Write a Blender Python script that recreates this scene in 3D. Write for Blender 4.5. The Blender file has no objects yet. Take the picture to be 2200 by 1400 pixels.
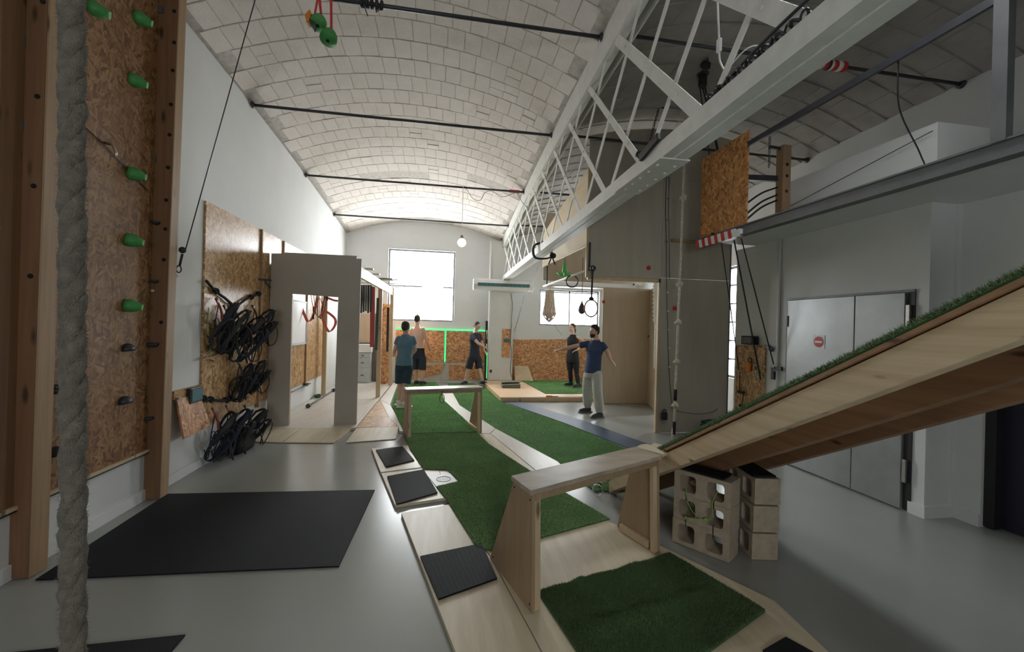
import bpy, bmesh, math, random
import numpy as np
from mathutils import Vector, Matrix
random.seed(7)
rng = np.random.default_rng(7)
scene = bpy.context.scene
col = scene.collection
PI = math.pi

# ---------------------------------------------------------------- camera
CAM_H = 1.70
YAW, PIT, ROL, FPX = 0.16617, -0.0006, 0.0254, 916.5
_f = Vector((math.sin(YAW)*math.cos(PIT), math.cos(YAW)*math.cos(PIT), math.sin(PIT)))
_r = Vector((math.cos(YAW), -math.sin(YAW), 0))
_u = _r.cross(_f)
CR = _r*math.cos(ROL) + _u*math.sin(ROL)
CU = -_r*math.sin(ROL) + _u*math.cos(ROL)
CF = _f
cam_d = bpy.data.cameras.new('camera')
cam_d.sensor_width = 36.0
cam_d.lens = FPX/2200*36.0
cam_d.clip_start = 0.05
cam = bpy.data.objects.new('camera', cam_d)
m = Matrix((CR, CU, -CF)).transposed().to_4x4()
m.translation = (0, 0, CAM_H)
cam.matrix_world = m
col.objects.link(cam)
scene.camera = cam

# surveying helpers: where the sight line through a pixel meets a real plane of the room
def at(px, py, v, ax=1):
    d = CR*((px-1100)/FPX) - CU*((py-700)/FPX) + CF
    c = (0, 0, CAM_H)[ax]
    return Vector((0, 0, CAM_H)) + d*((v-c)/d[ax])
def onX(px, py, x): return at(px, py, x, 0)
def onZ(px, py, z): return at(px, py, z, 2)

# ---------------------------------------------------------------- world and daylight
world = bpy.data.worlds.new('sky'); scene.world = world
world.use_nodes = True
wn = world.node_tree.nodes; wn['Background'].inputs[0].default_value = (0.95, 0.975, 1.0, 1)
wn['Background'].inputs[1].default_value = SKY = 20.0
scene.view_settings.view_transform = 'Standard'
scene.view_settings.look = 'None'
scene.view_settings.gamma = 1.0
scene.view_settings.use_curve_mapping = False
scene.view_settings.exposure = 0.55
cy = scene.cycles
cy.max_bounces = 10; cy.diffuse_bounces = 6; cy.glossy_bounces = 4; cy.transparent_max_bounces = 12
cy.sample_clamp_indirect = 6.0
cy.use_denoising = True
cy.caustics_reflective = False; cy.caustics_refractive = False
def portal(name, loc, target, sx, sy):
    l = bpy.data.lights.new(name, 'AREA'); l.shape = 'RECTANGLE'; l.size = sx; l.size_y = sy
    l.cycles.is_portal = True
    o = bpy.data.objects.new(name, l); col.objects.link(o)
    o.location = loc
    o.rotation_euler = (Vector(target)-Vector(loc)).to_track_quat('-Z', 'Y').to_euler()
    return o
portal('daylight_portal', (-0.565, 12.86, 2.79), (-0.565, 0, 2.79), 1.9, 2.06)
portal('daylight_portal', (3.89, 12.86, 2.28), (3.89, 0, 2.28), 1.9, 1.1)
portal('daylight_portal', (2.6, 2.58, 5.55), (2.6, 2.58, 0), .9, 1.1)
portal('daylight_portal', (0.0, -3.3, 1.75), (0.0, 5, 1.75), 1.3, .9)  # serves the added window behind the viewer
portal('daylight_portal', (6.4, 8.2, 1.9), (0, 8.2, 1.9), .5, 2.4)

# ---------------------------------------------------------------- object helpers
def set_tags(o, label=None, cat=None, group=None, kind=None):
    if label: o['label'] = label
    if cat: o['category'] = cat
    if group: o['group'] = group
    if kind: o['kind'] = kind
    return o
def thing(name, label, cat, loc=(0, 0, 0), group=None, kind=None):
    o = bpy.data.objects.new(name, None); o.location = loc
    o.empty_display_size = 0.1
    col.objects.link(o)
    return set_tags(o, label, cat, group, kind)
def origin_of(p):
    v = Vector((0, 0, 0))
    while p is not None:
        v += p.location; p = p.parent
    return v
def link_mesh(name, me, mat, parent=None, loc=None):
    o = bpy.data.objects.new(name, me); col.objects.link(o)
    if mat is not None and not me.materials: me.materials.append(mat)
    if parent is not None: o.parent = parent
    if loc is not None: o.location = loc
    return o
def frame_of(t):
    t = t.normalized()
    a = Vector((0, 0, 1)) if abs(t.z) < 0.9 else Vector((1, 0, 0))
    n = t.cross(a).normalized()
    return n, t.cross(n).normalized()
class MB:
    """collects solid shapes, given in room coordinates, into one mesh"""
    def __init__(s): s.v = []; s.f = []; s.sm = []
    def add(s, vs, fs, smooth=False):
        b = len(s.v); s.v += [tuple(v) for v in vs]
        s.f += [tuple(i+b for i in f) for f in fs]; s.sm += [smooth]*len(fs); return s
    def bx(s, x0, x1, y0, y1, z0, z1):
        return s.add([(x0,y0,z0),(x1,y0,z0),(x1,y1,z0),(x0,y1,z0),(x0,y0,z1),(x1,y0,z1),(x1,y1,z1),(x0,y1,z1)],
                     [(3,2,1,0),(4,5,6,7),(0,1,5,4),(1,2,6,5),(2,3,7,6),(3,0,4,7)])
    def obox(s, c, ax, ay, az):
        c = Vector(c); ax, ay, az = Vector(ax), Vector(ay), Vector(az)
        p = [c+ax*i+ay*j+az*k for k in (-1,1) for i, j in ((-1,-1),(1,-1),(1,1),(-1,1))]
        return s.add(p, [(3,2,1,0),(4,5,6,7),(0,1,5,4),(1,2,6,5),(2,3,7,6),(3,0,4,7)])
    def bar(s, a, b, w, h, ref=(0,0,1)):
        a, b = Vector(a), Vector(b); t = (b-a).normalized(); r = Vector(ref)
        side = t.cross(r)
        if side.length < 1e-4: side = t.cross(Vector((1,0,0)))
        side.normalize(); up = side.cross(t)
        return s.obox((a+b)/2, side*w/2, (b-a)/2, up*h/2)
    def prism(s, pts, vec):
        n = len(pts); vec = Vector(vec); p = [Vector(q) for q in pts]
        return s.add(p+[q+vec for q in p], [tuple(range(n))[::-1], tuple(range(n, 2*n))]+[(i,(i+1)%n,(i+1)%n+n,i+n) for i in range(n)])
    def slab(s, xy, z0, z1):
        return s.prism([(x, y, z0) for x, y in xy], (0, 0, z1-z0))
    def rings(s, rs, cap=True, smooth=True, closed=False):
        n = len(rs[0]); vs = [p for r in rs for p in r]; fs = []
        m = len(rs)
        for k in range(m if closed else m-1):
            k2 = (k+1) % m
            for i in range(n):
                fs.append((k*n+i, k*n+(i+1)%n, k2*n+(i+1)%n, k2*n+i))
        if cap and not closed:
            fs += [tuple(range(n))[::-1], tuple((m-1)*n+i for i in range(n))]
        return s.add(vs, fs, smooth)
    def tube(s, pts, r, seg=8, closed=False, smooth=True):
        pts = [Vector(p) for p in pts]; n = len(pts)
        rad = r if isinstance(r, (list, tuple)) else [r]*n
        out = []; nn = None
        for i, p in enumerate(pts):
            if closed: t = pts[(i+1)%n]-pts[i-1]
            else: t = pts[min(i+1,n-1)]-pts[max(i-1,0)]
            if t.length < 1e-9: t = Vector((0,0,1))
            t.normalize()
            if nn is None: nn, bb = frame_of(t)
            else:
                nn = nn - t*nn.dot(t)
                if nn.length < 1e-6: nn, _ = frame_of(t)
                nn.normalize()
            bb = t.cross(nn)
            out.append([p+nn*(rad[i]*math.cos(a))+bb*(rad[i]*math.sin(a)) for a in [2*PI*k/seg for k in range(seg)]])
        return s.rings(out, closed=closed, smooth=smooth)
    def strap(s, pts, w, t, ref, closed=False):
        pts = [Vector(p) for p in pts]; n = len(pts); out = []
        for i, p in enumerate(pts):
            tg = (pts[(i+1)%n]-pts[i-1]) if closed else pts[min(i+1,n-1)]-pts[max(i-1,0)]
            tg.normalize(); R = Vector(ref); R = R-tg*R.dot(tg); R.normalize(); N = tg.cross(R)
            out.append([p+R*w/2+N*t/2, p-R*w/2+N*t/2, p-R*w/2-N*t/2, p+R*w/2-N*t/2])
        return s.rings(out, closed=closed, smooth=False)
    def ell(s, c, r, rot=None, nu=12, nv=8):
        c = Vector(c); r = (r,)*3 if not isinstance(r, (tuple, list)) else r
        rs = []
        for j in range(nv+1):
            ph = -PI/2+PI*j/nv; q = []
            for i in range(nu):
                th = 2*PI*i/nu
                p = Vector((r[0]*max(math.cos(ph),1e-3)*math.cos(th), r[1]*max(math.cos(ph),1e-3)*math.sin(th), r[2]*math.sin(ph)))
                q.append(c+(rot@p if rot else p))
            rs.append(q)
        return s.rings(rs)
    def lathe(s, prof, c, axis=(0,0,1), seg=16, smooth=True):
        c = Vector(c); t = Vector(axis).normalized(); n, b = frame_of(t)
        return s.rings([[c+t*h+n*(max(r,1e-4)*math.cos(2*PI*k/seg))+b*(max(r,1e-4)*math.sin(2*PI*k/seg)) for k in range(seg)] for r, h in prof], smooth=smooth)
    def torus(s, c, R, r, axis=(0,1,0), seg=28, sub=8, sy=1.0):
        c = Vector(c); n, b = frame_of(Vector(axis))
        return s.tube([c+n*(R*math.cos(2*PI*k/seg))+b*(R*sy*math.sin(2*PI*k/seg)) for k in range(seg)], r, sub, closed=True)
    def mesh(s, name, org=(0,0,0), weld=False):
        me = bpy.data.meshes.new(name); org = Vector(org)
        me.from_pydata([tuple(Vector(v)-org) for v in s.v], [], s.f)
        bm = bmesh.new(); bm.from_mesh(me)
        bmesh.ops.recalc_face_normals(bm, faces=bm.faces)
        bm.to_mesh(me); bm.free()
        me.polygons.foreach_set('use_smooth', s.sm)
        return me
    def build(s, name, mat, parent=None, bevel=0, label=None, kind=None, cat=None, group=None, org=None):
        """parent given: a part in its thing's frame; otherwise a thing of its own standing at its base"""
        if parent is not None:
            o = link_mesh(name, s.mesh(name, origin_of(parent)), mat, parent)
        else:
            if org is None:
                a = np.array(s.v); lo, hi = a.min(0), a.max(0); org = ((lo[0]+hi[0])/2, (lo[1]+hi[1])/2, lo[2])
            o = link_mesh(name, s.mesh(name, org), mat, None, org)
        if bevel:
            md = o.modifiers.new('bevel', 'BEVEL'); md.width = bevel; md.segments = 2; md.limit_method = 'ANGLE'
        return set_tags(o, label, cat, group, kind)
def copy_tree(o, parent=None):
    c = o.copy(); col.objects.link(c); c.parent = parent
    for ch in list(o.children): copy_tree(ch, c)
    return c
def lerp(a, b, t): return a+(b-a)*t
def curve(pts, n=24):
    """smooth Catmull-Rom path through points"""
    P = [Vector(p) for p in pts]; P = [P[0]*2-P[1]]+P+[P[-1]*2-P[-2]]; out = []
    for i in range(1, len(P)-2):
        k = max(2, n//(len(P)-3))
        for j in range(k):
            t = j/k; a, b, c, d = P[i-1], P[i], P[i+1], P[i+2]
            out.append(0.5*((2*b)+(c-a)*t+(2*a-5*b+4*c-d)*t*t+(3*b-a-3*c+d)*t**3))
    out.append(P[-2]); return out

# ---------------------------------------------------------------- materials
def nmat(name):
    m = bpy.data.materials.new(name); m.use_nodes = True
    nt = m.node_tree; b = nt.nodes['Principled BSDF']
    return m, nt, b
def N(nt, typ, **kw):
    n = nt.nodes.new(typ)
    for k, v in kw.items():
        if k.startswith('i_'):
            n.inputs[k[2:].replace('_', ' ')].default_value = v
        else: setattr(n, k, v)
    return n
def L(nt, a, b): nt.links.new(a, b)
def coords(nt, axes='xyz', scale=(1,1,1), rot=0.0):
    tc = N(nt, 'ShaderNodeTexCoord')
    geo = N(nt, 'ShaderNodeNewGeometry')
    sp = N(nt, 'ShaderNodeSeparateXYZ'); L(nt, tc.outputs['Object'], sp.inputs[0])
    cb = N(nt, 'ShaderNodeCombineXYZ')
    oi = N(nt, 'ShaderNodeObjectInfo')
    off = N(nt, 'ShaderNodeMath', operation='MULTIPLY'); L(nt, oi.outputs['Random'], off.inputs[0]); off.inputs[1].default_value = 37.0
    for i, a in enumerate(axes):
        add = N(nt, 'ShaderNodeMath', operation='ADD'); L(nt, sp.outputs['XYZ'.index(a.upper())], add.inputs[0]); L(nt, off.outputs[0], add.inputs[1])
        L(nt, add.outputs[0], cb.inputs[i])
    mp = N(nt, 'ShaderNodeMapping'); mp.inputs['Rotation'].default_value = (0, 0, rot); mp.inputs['Scale'].default_value = scale
    L(nt, cb.outputs[0], mp.inputs[0])
    return mp.outputs[0]
def ramp(nt, fac, stops):
    r = N(nt, 'ShaderNodeValToRGB'); e = r.color_ramp.elements
    while len(e) < len(stops): e.new(0.5)
    for i, (p, c) in enumerate(stops): e[i].position = p; e[i].color = tuple(c)+(1,) if len(c) == 3 else c
    L(nt, fac, r.inputs[0]); return r.outputs[0]
def bump(nt, b, h, strength=0.2, dist=0.01):
    n = N(nt, 'ShaderNodeBump'); n.inputs['Strength'].default_value = strength; n.inputs['Distance'].default_value = dist
    L(nt, h, n.inputs['Height']); L(nt, n.outputs[0], b.inputs['Normal'])
def noise(nt, vec, scale, detail=4, rough=0.6):
    n = N(nt, 'ShaderNodeTexNoise'); n.inputs['Scale'].default_value = scale; n.inputs['Detail'].default_value = detail; n.inputs['Roughness'].default_value = rough
    L(nt, vec, n.inputs['Vector']); return n.outputs['Fac']
def plain(name, c, rough=0.6, metal=0.0, var=0.12, scale=6.0, bmp=0.0, spec=0.5):
    """painted, moulded or woven stuff: one colour with slight unevenness"""
    m, nt, b = nmat(name)
    v = coords(nt); f = noise(nt, v, scale, 5)
    L(nt, ramp(nt, f, [(0.3, [k*(1-var) for k in c]), (0.7, [min(1, k*(1+var)) for k in c])]), b.inputs['Base Color'])
    b.inputs['Roughness'].default_value = rough; b.inputs['Metallic'].default_value = metal
    b.inputs['Specular IOR Level'].default_value = spec
    if bmp:
        f2 = noise(nt, v, scale*8, 4); bump(nt, b, f2, bmp, 0.01)
    return m
def osb(name, axes, tint=(1,1,1), rough=0.5, dens=1.0):
    m, nt, b = nmat(name); best = None
    for k, ang in enumerate((0.15, 1.2, 2.25, 2.9)):
        v0 = coords(nt, axes, (1, 1, 1), ang)
        mp2 = N(nt, 'ShaderNodeMapping'); mp2.inputs['Scale'].default_value = (12*dens, 46*dens, 1); mp2.inputs['Location'].default_value = (k*3.7, k*1.9, 0)
        L(nt, v0, mp2.inputs[0]); v = mp2.outputs[0]
        w = N(nt, 'ShaderNodeTexVoronoi', voronoi_dimensions='2D'); w.inputs['Scale'].default_value = 1.0
        L(nt, v, w.inputs['Vector'])
        sp = N(nt, 'ShaderNodeSeparateColor'); L(nt, w.outputs['Color'], sp.inputs[0])
        cur = (sp.outputs[0], sp.outputs[1])
        if best is None: best = cur
        else:
            g = N(nt, 'ShaderNodeMath', operation='GREATER_THAN'); L(nt, cur[1], g.inputs[0]); L(nt, best[1], g.inputs[1])
            mx = N(nt, 'ShaderNodeMix', data_type='FLOAT'); L(nt, g.outputs[0], mx.inputs[0]); L(nt, best[0], mx.inputs[2]); L(nt, cur[0], mx.inputs[3])
            mm = N(nt, 'ShaderNodeMath', operation='MAXIMUM'); L(nt, cur[1], mm.inputs[0]); L(nt, best[1], mm.inputs[1])
            best = (mx.outputs[0], mm.outputs[0])
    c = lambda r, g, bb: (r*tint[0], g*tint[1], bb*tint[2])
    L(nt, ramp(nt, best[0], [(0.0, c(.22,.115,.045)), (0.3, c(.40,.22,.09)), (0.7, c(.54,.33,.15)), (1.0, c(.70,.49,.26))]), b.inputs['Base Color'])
    b.inputs['Roughness'].default_value = rough
    bump(nt, b, best[0], 0.25, 0.004)
    return m
def wood(name, axes, light, dark, stretch=(1.2, 30, 30), knots=0.0, rough=0.55, grain=1.0):
    """axes: first letter runs along the grain"""
    m, nt, b = nmat(name)
    v = coords(nt, axes, stretch); f = noise(nt, v, grain, 6, 0.65)
    colr = ramp(nt, f, [(0.28, dark), (0.72, light)])
    if knots:
        k = coords(nt, axes, (2.2, 7.5, 7.5)); w = N(nt, 'ShaderNodeTexVoronoi'); w.inputs['Scale'].default_value = knots
        L(nt, k, w.inputs['Vector'])
        kr = ramp(nt, w.outputs['Distance'], [(0.07, (0,0,0)), (0.17, (1,1,1))])
        mx = N(nt, 'ShaderNodeMix', data_type='RGBA'); L(nt, kr, mx.inputs[0])
        mx.inputs[6].default_value = tuple(x*0.33 for x in dark)+(1,); L(nt, colr, mx.inputs[7]); colr = mx.outputs[2]
    L(nt, colr, b.inputs['Base Color']); b.inputs['Roughness'].default_value = rough
    bump(nt, b, f, 0.08, 0.003)
    return m
M = {}
M['white_wall'] = plain('white_wall', (.69,.70,.69), .75, var=.04, scale=1.2, bmp=.05)
M['back_wall'] = plain('back_wall_paint', (.72,.74,.75), .7, var=.04, scale=1.0, bmp=.04)
M['white_paint'] = plain('white_paint', (.72,.72,.68), .5, var=.08, scale=9, bmp=.2)
M['brick'] = plain('painted_brick', (.69,.635,.58), .85, var=.05, scale=5, bmp=.5)
M['mortar'] = plain('painted_mortar', (.54,.50,.455), .9, var=.2, scale=14, bmp=.5)
M['side_vault'] = plain('side_vault_grey', (.36,.34,.315), .9, var=.12, scale=3, bmp=.4)  # darker grey than the main vault's brick
M['steel_dark'] = plain('dark_steel', (.055,.055,.065), .45, .4, scale=8)
M['steel_grey'] = plain('grey_steel', (.15,.155,.16), .5, .5, scale=4)
M['black'] = plain('black_plastic', (.018,.018,.02), .5, scale=12)
M['black_fabric'] = plain('black_webbing', (.015,.015,.018), .85, scale=40, bmp=.3)
M['grey_fabric'] = plain('grey_webbing', (.06,.06,.062), .85, scale=40, bmp=.3)
M['chrome'] = plain('bare_metal', (.6,.6,.6), .28, 1.0, scale=20)
M['red'] = plain('red_webbing', (.62,.05,.05), .6, scale=20)
M['red_paint'] = plain('red_paint', (.55,.03,.03), .5, scale=20)
M['orange'] = plain('orange_plastic', (.75,.26,.03), .45, scale=20)
M['green_hold'] = plain('green_resin', (.06,.30,.075), .5, scale=20, bmp=.15)
M['green_light'] = plain('light_green_resin', (.25,.62,.25), .5, scale=20)
M['green_cord'] = plain('green_cord', (.25,.42,.10), .8, scale=60)
M['teal'] = plain('teal_metal', (.05,.16,.18), .4, .2)
M['blue_mat'] = plain('blue_rubber', (.035,.06,.105), .55, scale=30, bmp=.2)
M['hole'] = plain('drilled_hole', (.01,.008,.006), .9)
M['white'] = plain('white_plastic', (.78,.78,.77), .45, var=.04)
M['cabinet'] = plain('cabinet_grey', (.50,.54,.54), .5, var=.05)
M['rope'] = plain('natural_rope', (.62,.56,.45), .95, var=.3, scale=26, bmp=.6)
M['rope_big'] = plain('hemp_rope', (.20,.178,.14), .98, var=.3, scale=45, bmp=1.0)
M['dark_door'] = plain('dark_door_purple_light', (.018,.016,.035), .5)  # purple tint of the light there put into the door colour
M['bulb_glass'] = plain('bulb_base', (.5,.45,.4), .4)
M['osb_yz'] = osb('osb_side', 'zyx', rough=.33)
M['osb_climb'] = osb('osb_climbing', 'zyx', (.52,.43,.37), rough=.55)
M['osb_xz'] = osb('osb_back', 'xzy', (1.2,1.0,1.02), rough=.55)  # far-end haze put into the tint, lighter and pinker
M['osb_xy'] = osb('osb_floor', 'xyz', (1.05,1.05,1.15), rough=.35)
M['osb_flap'] = osb('osb_flap', 'zyx', (1.05,.85,.85), rough=.5)
M['osb_hang'] = osb('osb_hanging', 'zyx', (.95,.72,.5), rough=.6)
M['ply_xz'] = wood('plywood_upright', 'zxy', (.60,.50,.37), (.50,.405,.29), (1.0, 9, 9), 0, .5)
M['ply_yz'] = wood('plywood_pale', 'yzx', (.74,.62,.42), (.62,.50,.32), (1.0, 9, 9), 0, .5)
M['ply_face'] = wood('plywood_grey', 'zxy', (.46,.415,.34), (.39,.345,.275), (.9, 6, 6), 0, .6)
M['ply_floor'] = wood('plywood_floor', 'yxz', (.68,.60,.435), (.52,.445,.31), (1.6, 14, 14), 0, .42)
M['ply_white'] = wood('plywood_washed', 'yxz', (.64,.60,.54), (.54,.50,.44), (1.6, 12, 12), 0, .40)
M['ply_orange'] = wood('plywood_warm', 'xyz', (.66,.47,.30), (.56,.38,.22), (1.6, 12, 12), 0, .45)
M['bench'] = wood('bench_ply', 'zxy', (.40,.28,.17), (.31,.215,.13), (1.5, 18, 18), 0, .5)
M['bench_top'] = wood('bench_top_ply', 'xyz', (.50,.43,.33), (.27,.215,.155), (4, 9, 9), 0, .38)
M['timber_z'] = wood('timber_upright', 'zxy', (.40,.265,.15), (.29,.18,.095), (1.2, 26, 26), 1.0, .55)
M['timber_brown'] = wood('timber_brown_upright', 'zxy', (.24,.125,.062), (.165,.08,.038), (1.2, 26, 26), 1.0, .6)
M['timber_pale_z'] = wood('timber_pale', 'zxy', (.62,.48,.32), (.50,.37,.22), (1.2, 26, 26), 1.0, .55)
M['timber_y'] = wood('timber_beam', 'yzx', (.64,.51,.33), (.43,.32,.185), (.9, 24, 24), 1.5, .55)
M['timber_dark'] = wood('timber_red_beam', 'yzx', (.36,.205,.105), (.22,.115,.055), (.9, 24, 24), 1.5, .6)
M['portal'] = plain('primed_board', (.46,.43,.38), .6, var=.05, scale=2)
M['concrete_block'] = plain('concrete_block', (.47,.385,.285), .95, var=.14, scale=18, bmp=.8)
M['rubber'] = plain('black_rubber', (.011,.012,.015), .6, var=.15, scale=60, bmp=.5, spec=.15)
M['turf_back'] = plain('turf_backing', (.05,.11,.035), .95)
M['door_metal'] = plain('galvanised_sheet', (.34,.36,.36), .42, .55, var=.10, scale=2.5)

def floor_mat():
    m, nt, b = nmat('painted_concrete')
    v = coords(nt); f = noise(nt, v, 0.9, 6); g = noise(nt, v, 14, 5)
    mx = N(nt, 'ShaderNodeMix', data_type='FLOAT'); mx.inputs[0].default_value = .3; L(nt, f, mx.inputs[2]); L(nt, g, mx.inputs[3])
    L(nt, ramp(nt, f, [(.2, (.30,.31,.295)), (.8, (.345,.355,.335))]), b.inputs['Base Color'])
    b.inputs['Roughness'].default_value = .23
    bump(nt, b, g, .015, .01); return m
M['floor'] = floor_mat()
def turf_mat(name='turf_blades', k=1.0, sat=1.0):
    m, nt, b = nmat(name)
    v = coords(nt); f = noise(nt, v, 160, 2); g = noise(nt, v, 2.5, 3)
    mx = N(nt, 'ShaderNodeMix', data_type='FLOAT'); mx.inputs[0].default_value = .35; L(nt, f, mx.inputs[2]); L(nt, g, mx.inputs[3])
    L(nt, ramp(nt, mx.outputs[0], [(.3, (.14*k/sat,.22*k,.09*k/sat)), (.55, (.28*k/sat,.44*k,.185*k/sat)), (.75, (.44*k/sat,.60*k,.31*k/sat))]), b.inputs['Base Color'])
    b.inputs['Roughness'].default_value = .55; b.inputs['Specular IOR Level'].default_value = .3
    return m
M['turf'] = turf_mat()
M['turf_bright'] = turf_mat('turf_blades_bright', 1.3, 1.3)
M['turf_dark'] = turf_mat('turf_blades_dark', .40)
def glass_mat():
    m, nt, b = nmat('window_glass')
    tr = N(nt, 'ShaderNodeBsdfTransparent'); tr.inputs[0].default_value = (.97,.98,.98,1)
    gl = N(nt, 'ShaderNodeBsdfGlossy'); gl.inputs['Roughness'].default_value = .05
    mx = N(nt, 'ShaderNodeMixShader'); mx.inputs[0].default_value = .04
    L(nt, tr.outputs[0], mx.inputs[1]); L(nt, gl.outputs[0], mx.inputs[2])
    L(nt, mx.outputs[0], nt.nodes['Material Output'].inputs[0]); return m
M['glass'] = glass_mat()
def emit(name, c, s):
    m, nt, b = nmat(name); b.inputs['Base Color'].default_value = tuple(c)+(1,)
    b.inputs['Emission Color'].default_value = tuple(c)+(1,); b.inputs['Emission Strength'].default_value = s; return m
M['led'] = emit('green_led', (.03,.85,.22), 1.25)
M['lamp'] = emit('lamp_glass', (1.0,.62,.42), 14.0)

# ================================================================ the setting
XL, YB, YR, XO = -2.67, 12.6, -3.0, 6.15      # left wall, back wall, wall behind the viewer, outer right wall
XR = 4.5                                       # inner right wall (with the metal door)
def zs(y): return 4.80-0.0055*(max(y, 2.0)-2.0)**2      # spring line of the vaults
def xt(y): return 1.60+0.017*(y-4.0)                    # the girder between the two bays
RISE = 0.47
def vault(x0, x1, y, u):
    """point on the vault soffit, u = 0..1 across the bay, with its slope"""
    c = (x1-x0)/2; R = (c*c+RISE*RISE)/(2*RISE)
    a = math.asin(c/R); th = -a+2*a*u
    return Vector(((x0+x1)/2+R*math.sin(th), y, zs(y)+RISE-R+R*math.cos(th))), th, R*2*a

def st(mb, name, mat, **k): return mb.build(name, M[mat], kind='structure', **k)
fl = MB(); fl.bx(XL-.3, XO+.3, YR-.3, YB+.3, -.15, 0)
st(fl, 'floor', 'floor', label='grey painted concrete floor with a worn shine')
w = MB(); w.bx(XL-.25, XL, YR-.25, YB+.25, 0, 4.83)
st(w, 'wall_left', 'white_wall', label='tall white wall on the left below the vault')
# back wall in pieces around its two windows
def wall_with_holes(y0, y1, x0, x1, z1, holes):
    mb = MB(); xs = sorted({x0, x1}|{h[0] for h in holes}|{h[1] for h in holes})
    for a, b in zip(xs[:-1], xs[1:]):
        hs = sorted([h for h in holes if h[0] <= a+1e-6 and h[1] >= b-1e-6], key=lambda h: h[2]); z = 0
        for h in hs:
            mb.bx(a, b, y0, y1, z, h[2]); z = h[3]
        mb.bx(a, b, y0, y1, z, z1)
    return mb
W1 = (-1.51, .38, 1.77, 3.82); W2 = (2.95, 4.84, 1.74, 2.83)
st(wall_with_holes(YB, YB+.25, XL-.25, XO+.25, 5.3, [W1, W2]), 'wall_back', 'back_wall', label='white end wall with the bright window under the vault')
W_FILL = (-.65, .65, 1.3, 2.2)  # opening added behind the viewer to brighten the right side
st(wall_with_holes(YR-.25, YR, XL-.25, XO+.25, 5.6, [W_FILL]), 'wall_front', 'white_wall', label='white wall behind the viewer')
w = MB(); w.bx(XO, XO+.25, YR-.25, 7.95, 0, 4.83); w.bx(XO, XO+.25, 8.45, YB+.25, 0, 4.83); w.bx(XO, XO+.25, 7.95, 8.45, 0, .7); w.bx(XO, XO+.25, 7.95, 8.45, 3.1, 4.83)
st(w, 'wall_outer', 'white_wall', label='outer side wall beyond the mezzanine')
w = MB(); w.bx(XR, XR+.28, 3.29, 5.94, 0, 2.955)
st(w, 'wall_right', 'white_wall', label='white side wall with the metal double door below the mezzanine')
w = MB(); w.bx(4.83, 5.1, 3.08, 3.29, 0, 2.97); w.bx(4.83, 5.1, 2.0, 3.08, 2.1, 2.97); w.bx(4.83, 5.1, -3, 2.0, 0, 2.97)
w.bx(4.78, 5.1, 3.27, 3.5, 0, 2.97)
st(w, 'wall_recess', 'white_wall', label='white recessed wall beside the dark doorway')

def window(name, W, y, lab, mull, trans, frame='steel_grey', axis=1):
    t = thing(name, lab, None, ((W[0]+W[1])/2, y, W[2]), kind='structure')
    fw = .045; a = MB()
    for x0, x1, z0, z1 in ((W[0], W[0]+fw, W[2], W[3]), (W[1]-fw, W[1], W[2], W[3]), (W[0]+fw, W[1]-fw, W[2], W[2]+fw), (W[0]+fw, W[1]-fw, W[3]-fw, W[3])):
        a.bx(x0, x1, y-.03, y+.03, z0, z1)
    a.build('window_frame', M[frame], t, bevel=.004)
    for mx in mull: MB().bx(mx-.018, mx+.018, y-.025, y+.025, W[2]+fw, W[3]-fw).build('mullion', M[frame], t)
    for (x0, x1, z) in trans: MB().bx(x0, x1, y-.025, y+.025, z-.018, z+.018).build('transom', M[frame], t)
    xs = [W[0]+fw]+list(mull)+[W[1]-fw]
    for p, q in zip(xs[:-1], xs[1:]):
        MB().bx(p, q, y-.004, y+.004, W[2]+fw, W[3]-fw).build('window_pane', M['glass'], t)
    return t
window('window_1', W1, YB+.10, 'tall bright steel window in the end wall', [], [(W1[0]+.045, -.55, 2.77), (.05, W1[1]-.045, 2.77)])
window('window_2', W2, YB+.10, 'low wide bright window in the end wall of the side bay', [3.90], [(W2[0]+.045, W2[1]-.045, 2.76)])
window('fill_window', W_FILL, YR-.10, 'added fill window in the unseen wall behind the viewer', [0.0], [])
t = thing('window_4', 'window in the outer side wall', None, (XO+.1, 8.2, .7), kind='structure')
a = MB()
for y0, y1, z0, z1 in ((7.95,8.0,.7,3.1),(8.4,8.45,.7,3.1),(8.0,8.4,.7,.75),(8.0,8.4,3.05,3.1)): a.bx(XO+.07, XO+.13, y0, y1, z0, z1)
a.build('window_frame', M['steel_grey'], t)
for z in (1.1,1.5,1.9,2.3,2.7): MB().bx(XO+.08, XO+.12, 8.0, 8.4, z-.015, z+.015).build('transom', M['steel_grey'], t)
MB().bx(XO+.096, XO+.104, 8.0, 8.4, .75, 3.05).build('window_pane', M['glass'], t)

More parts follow.
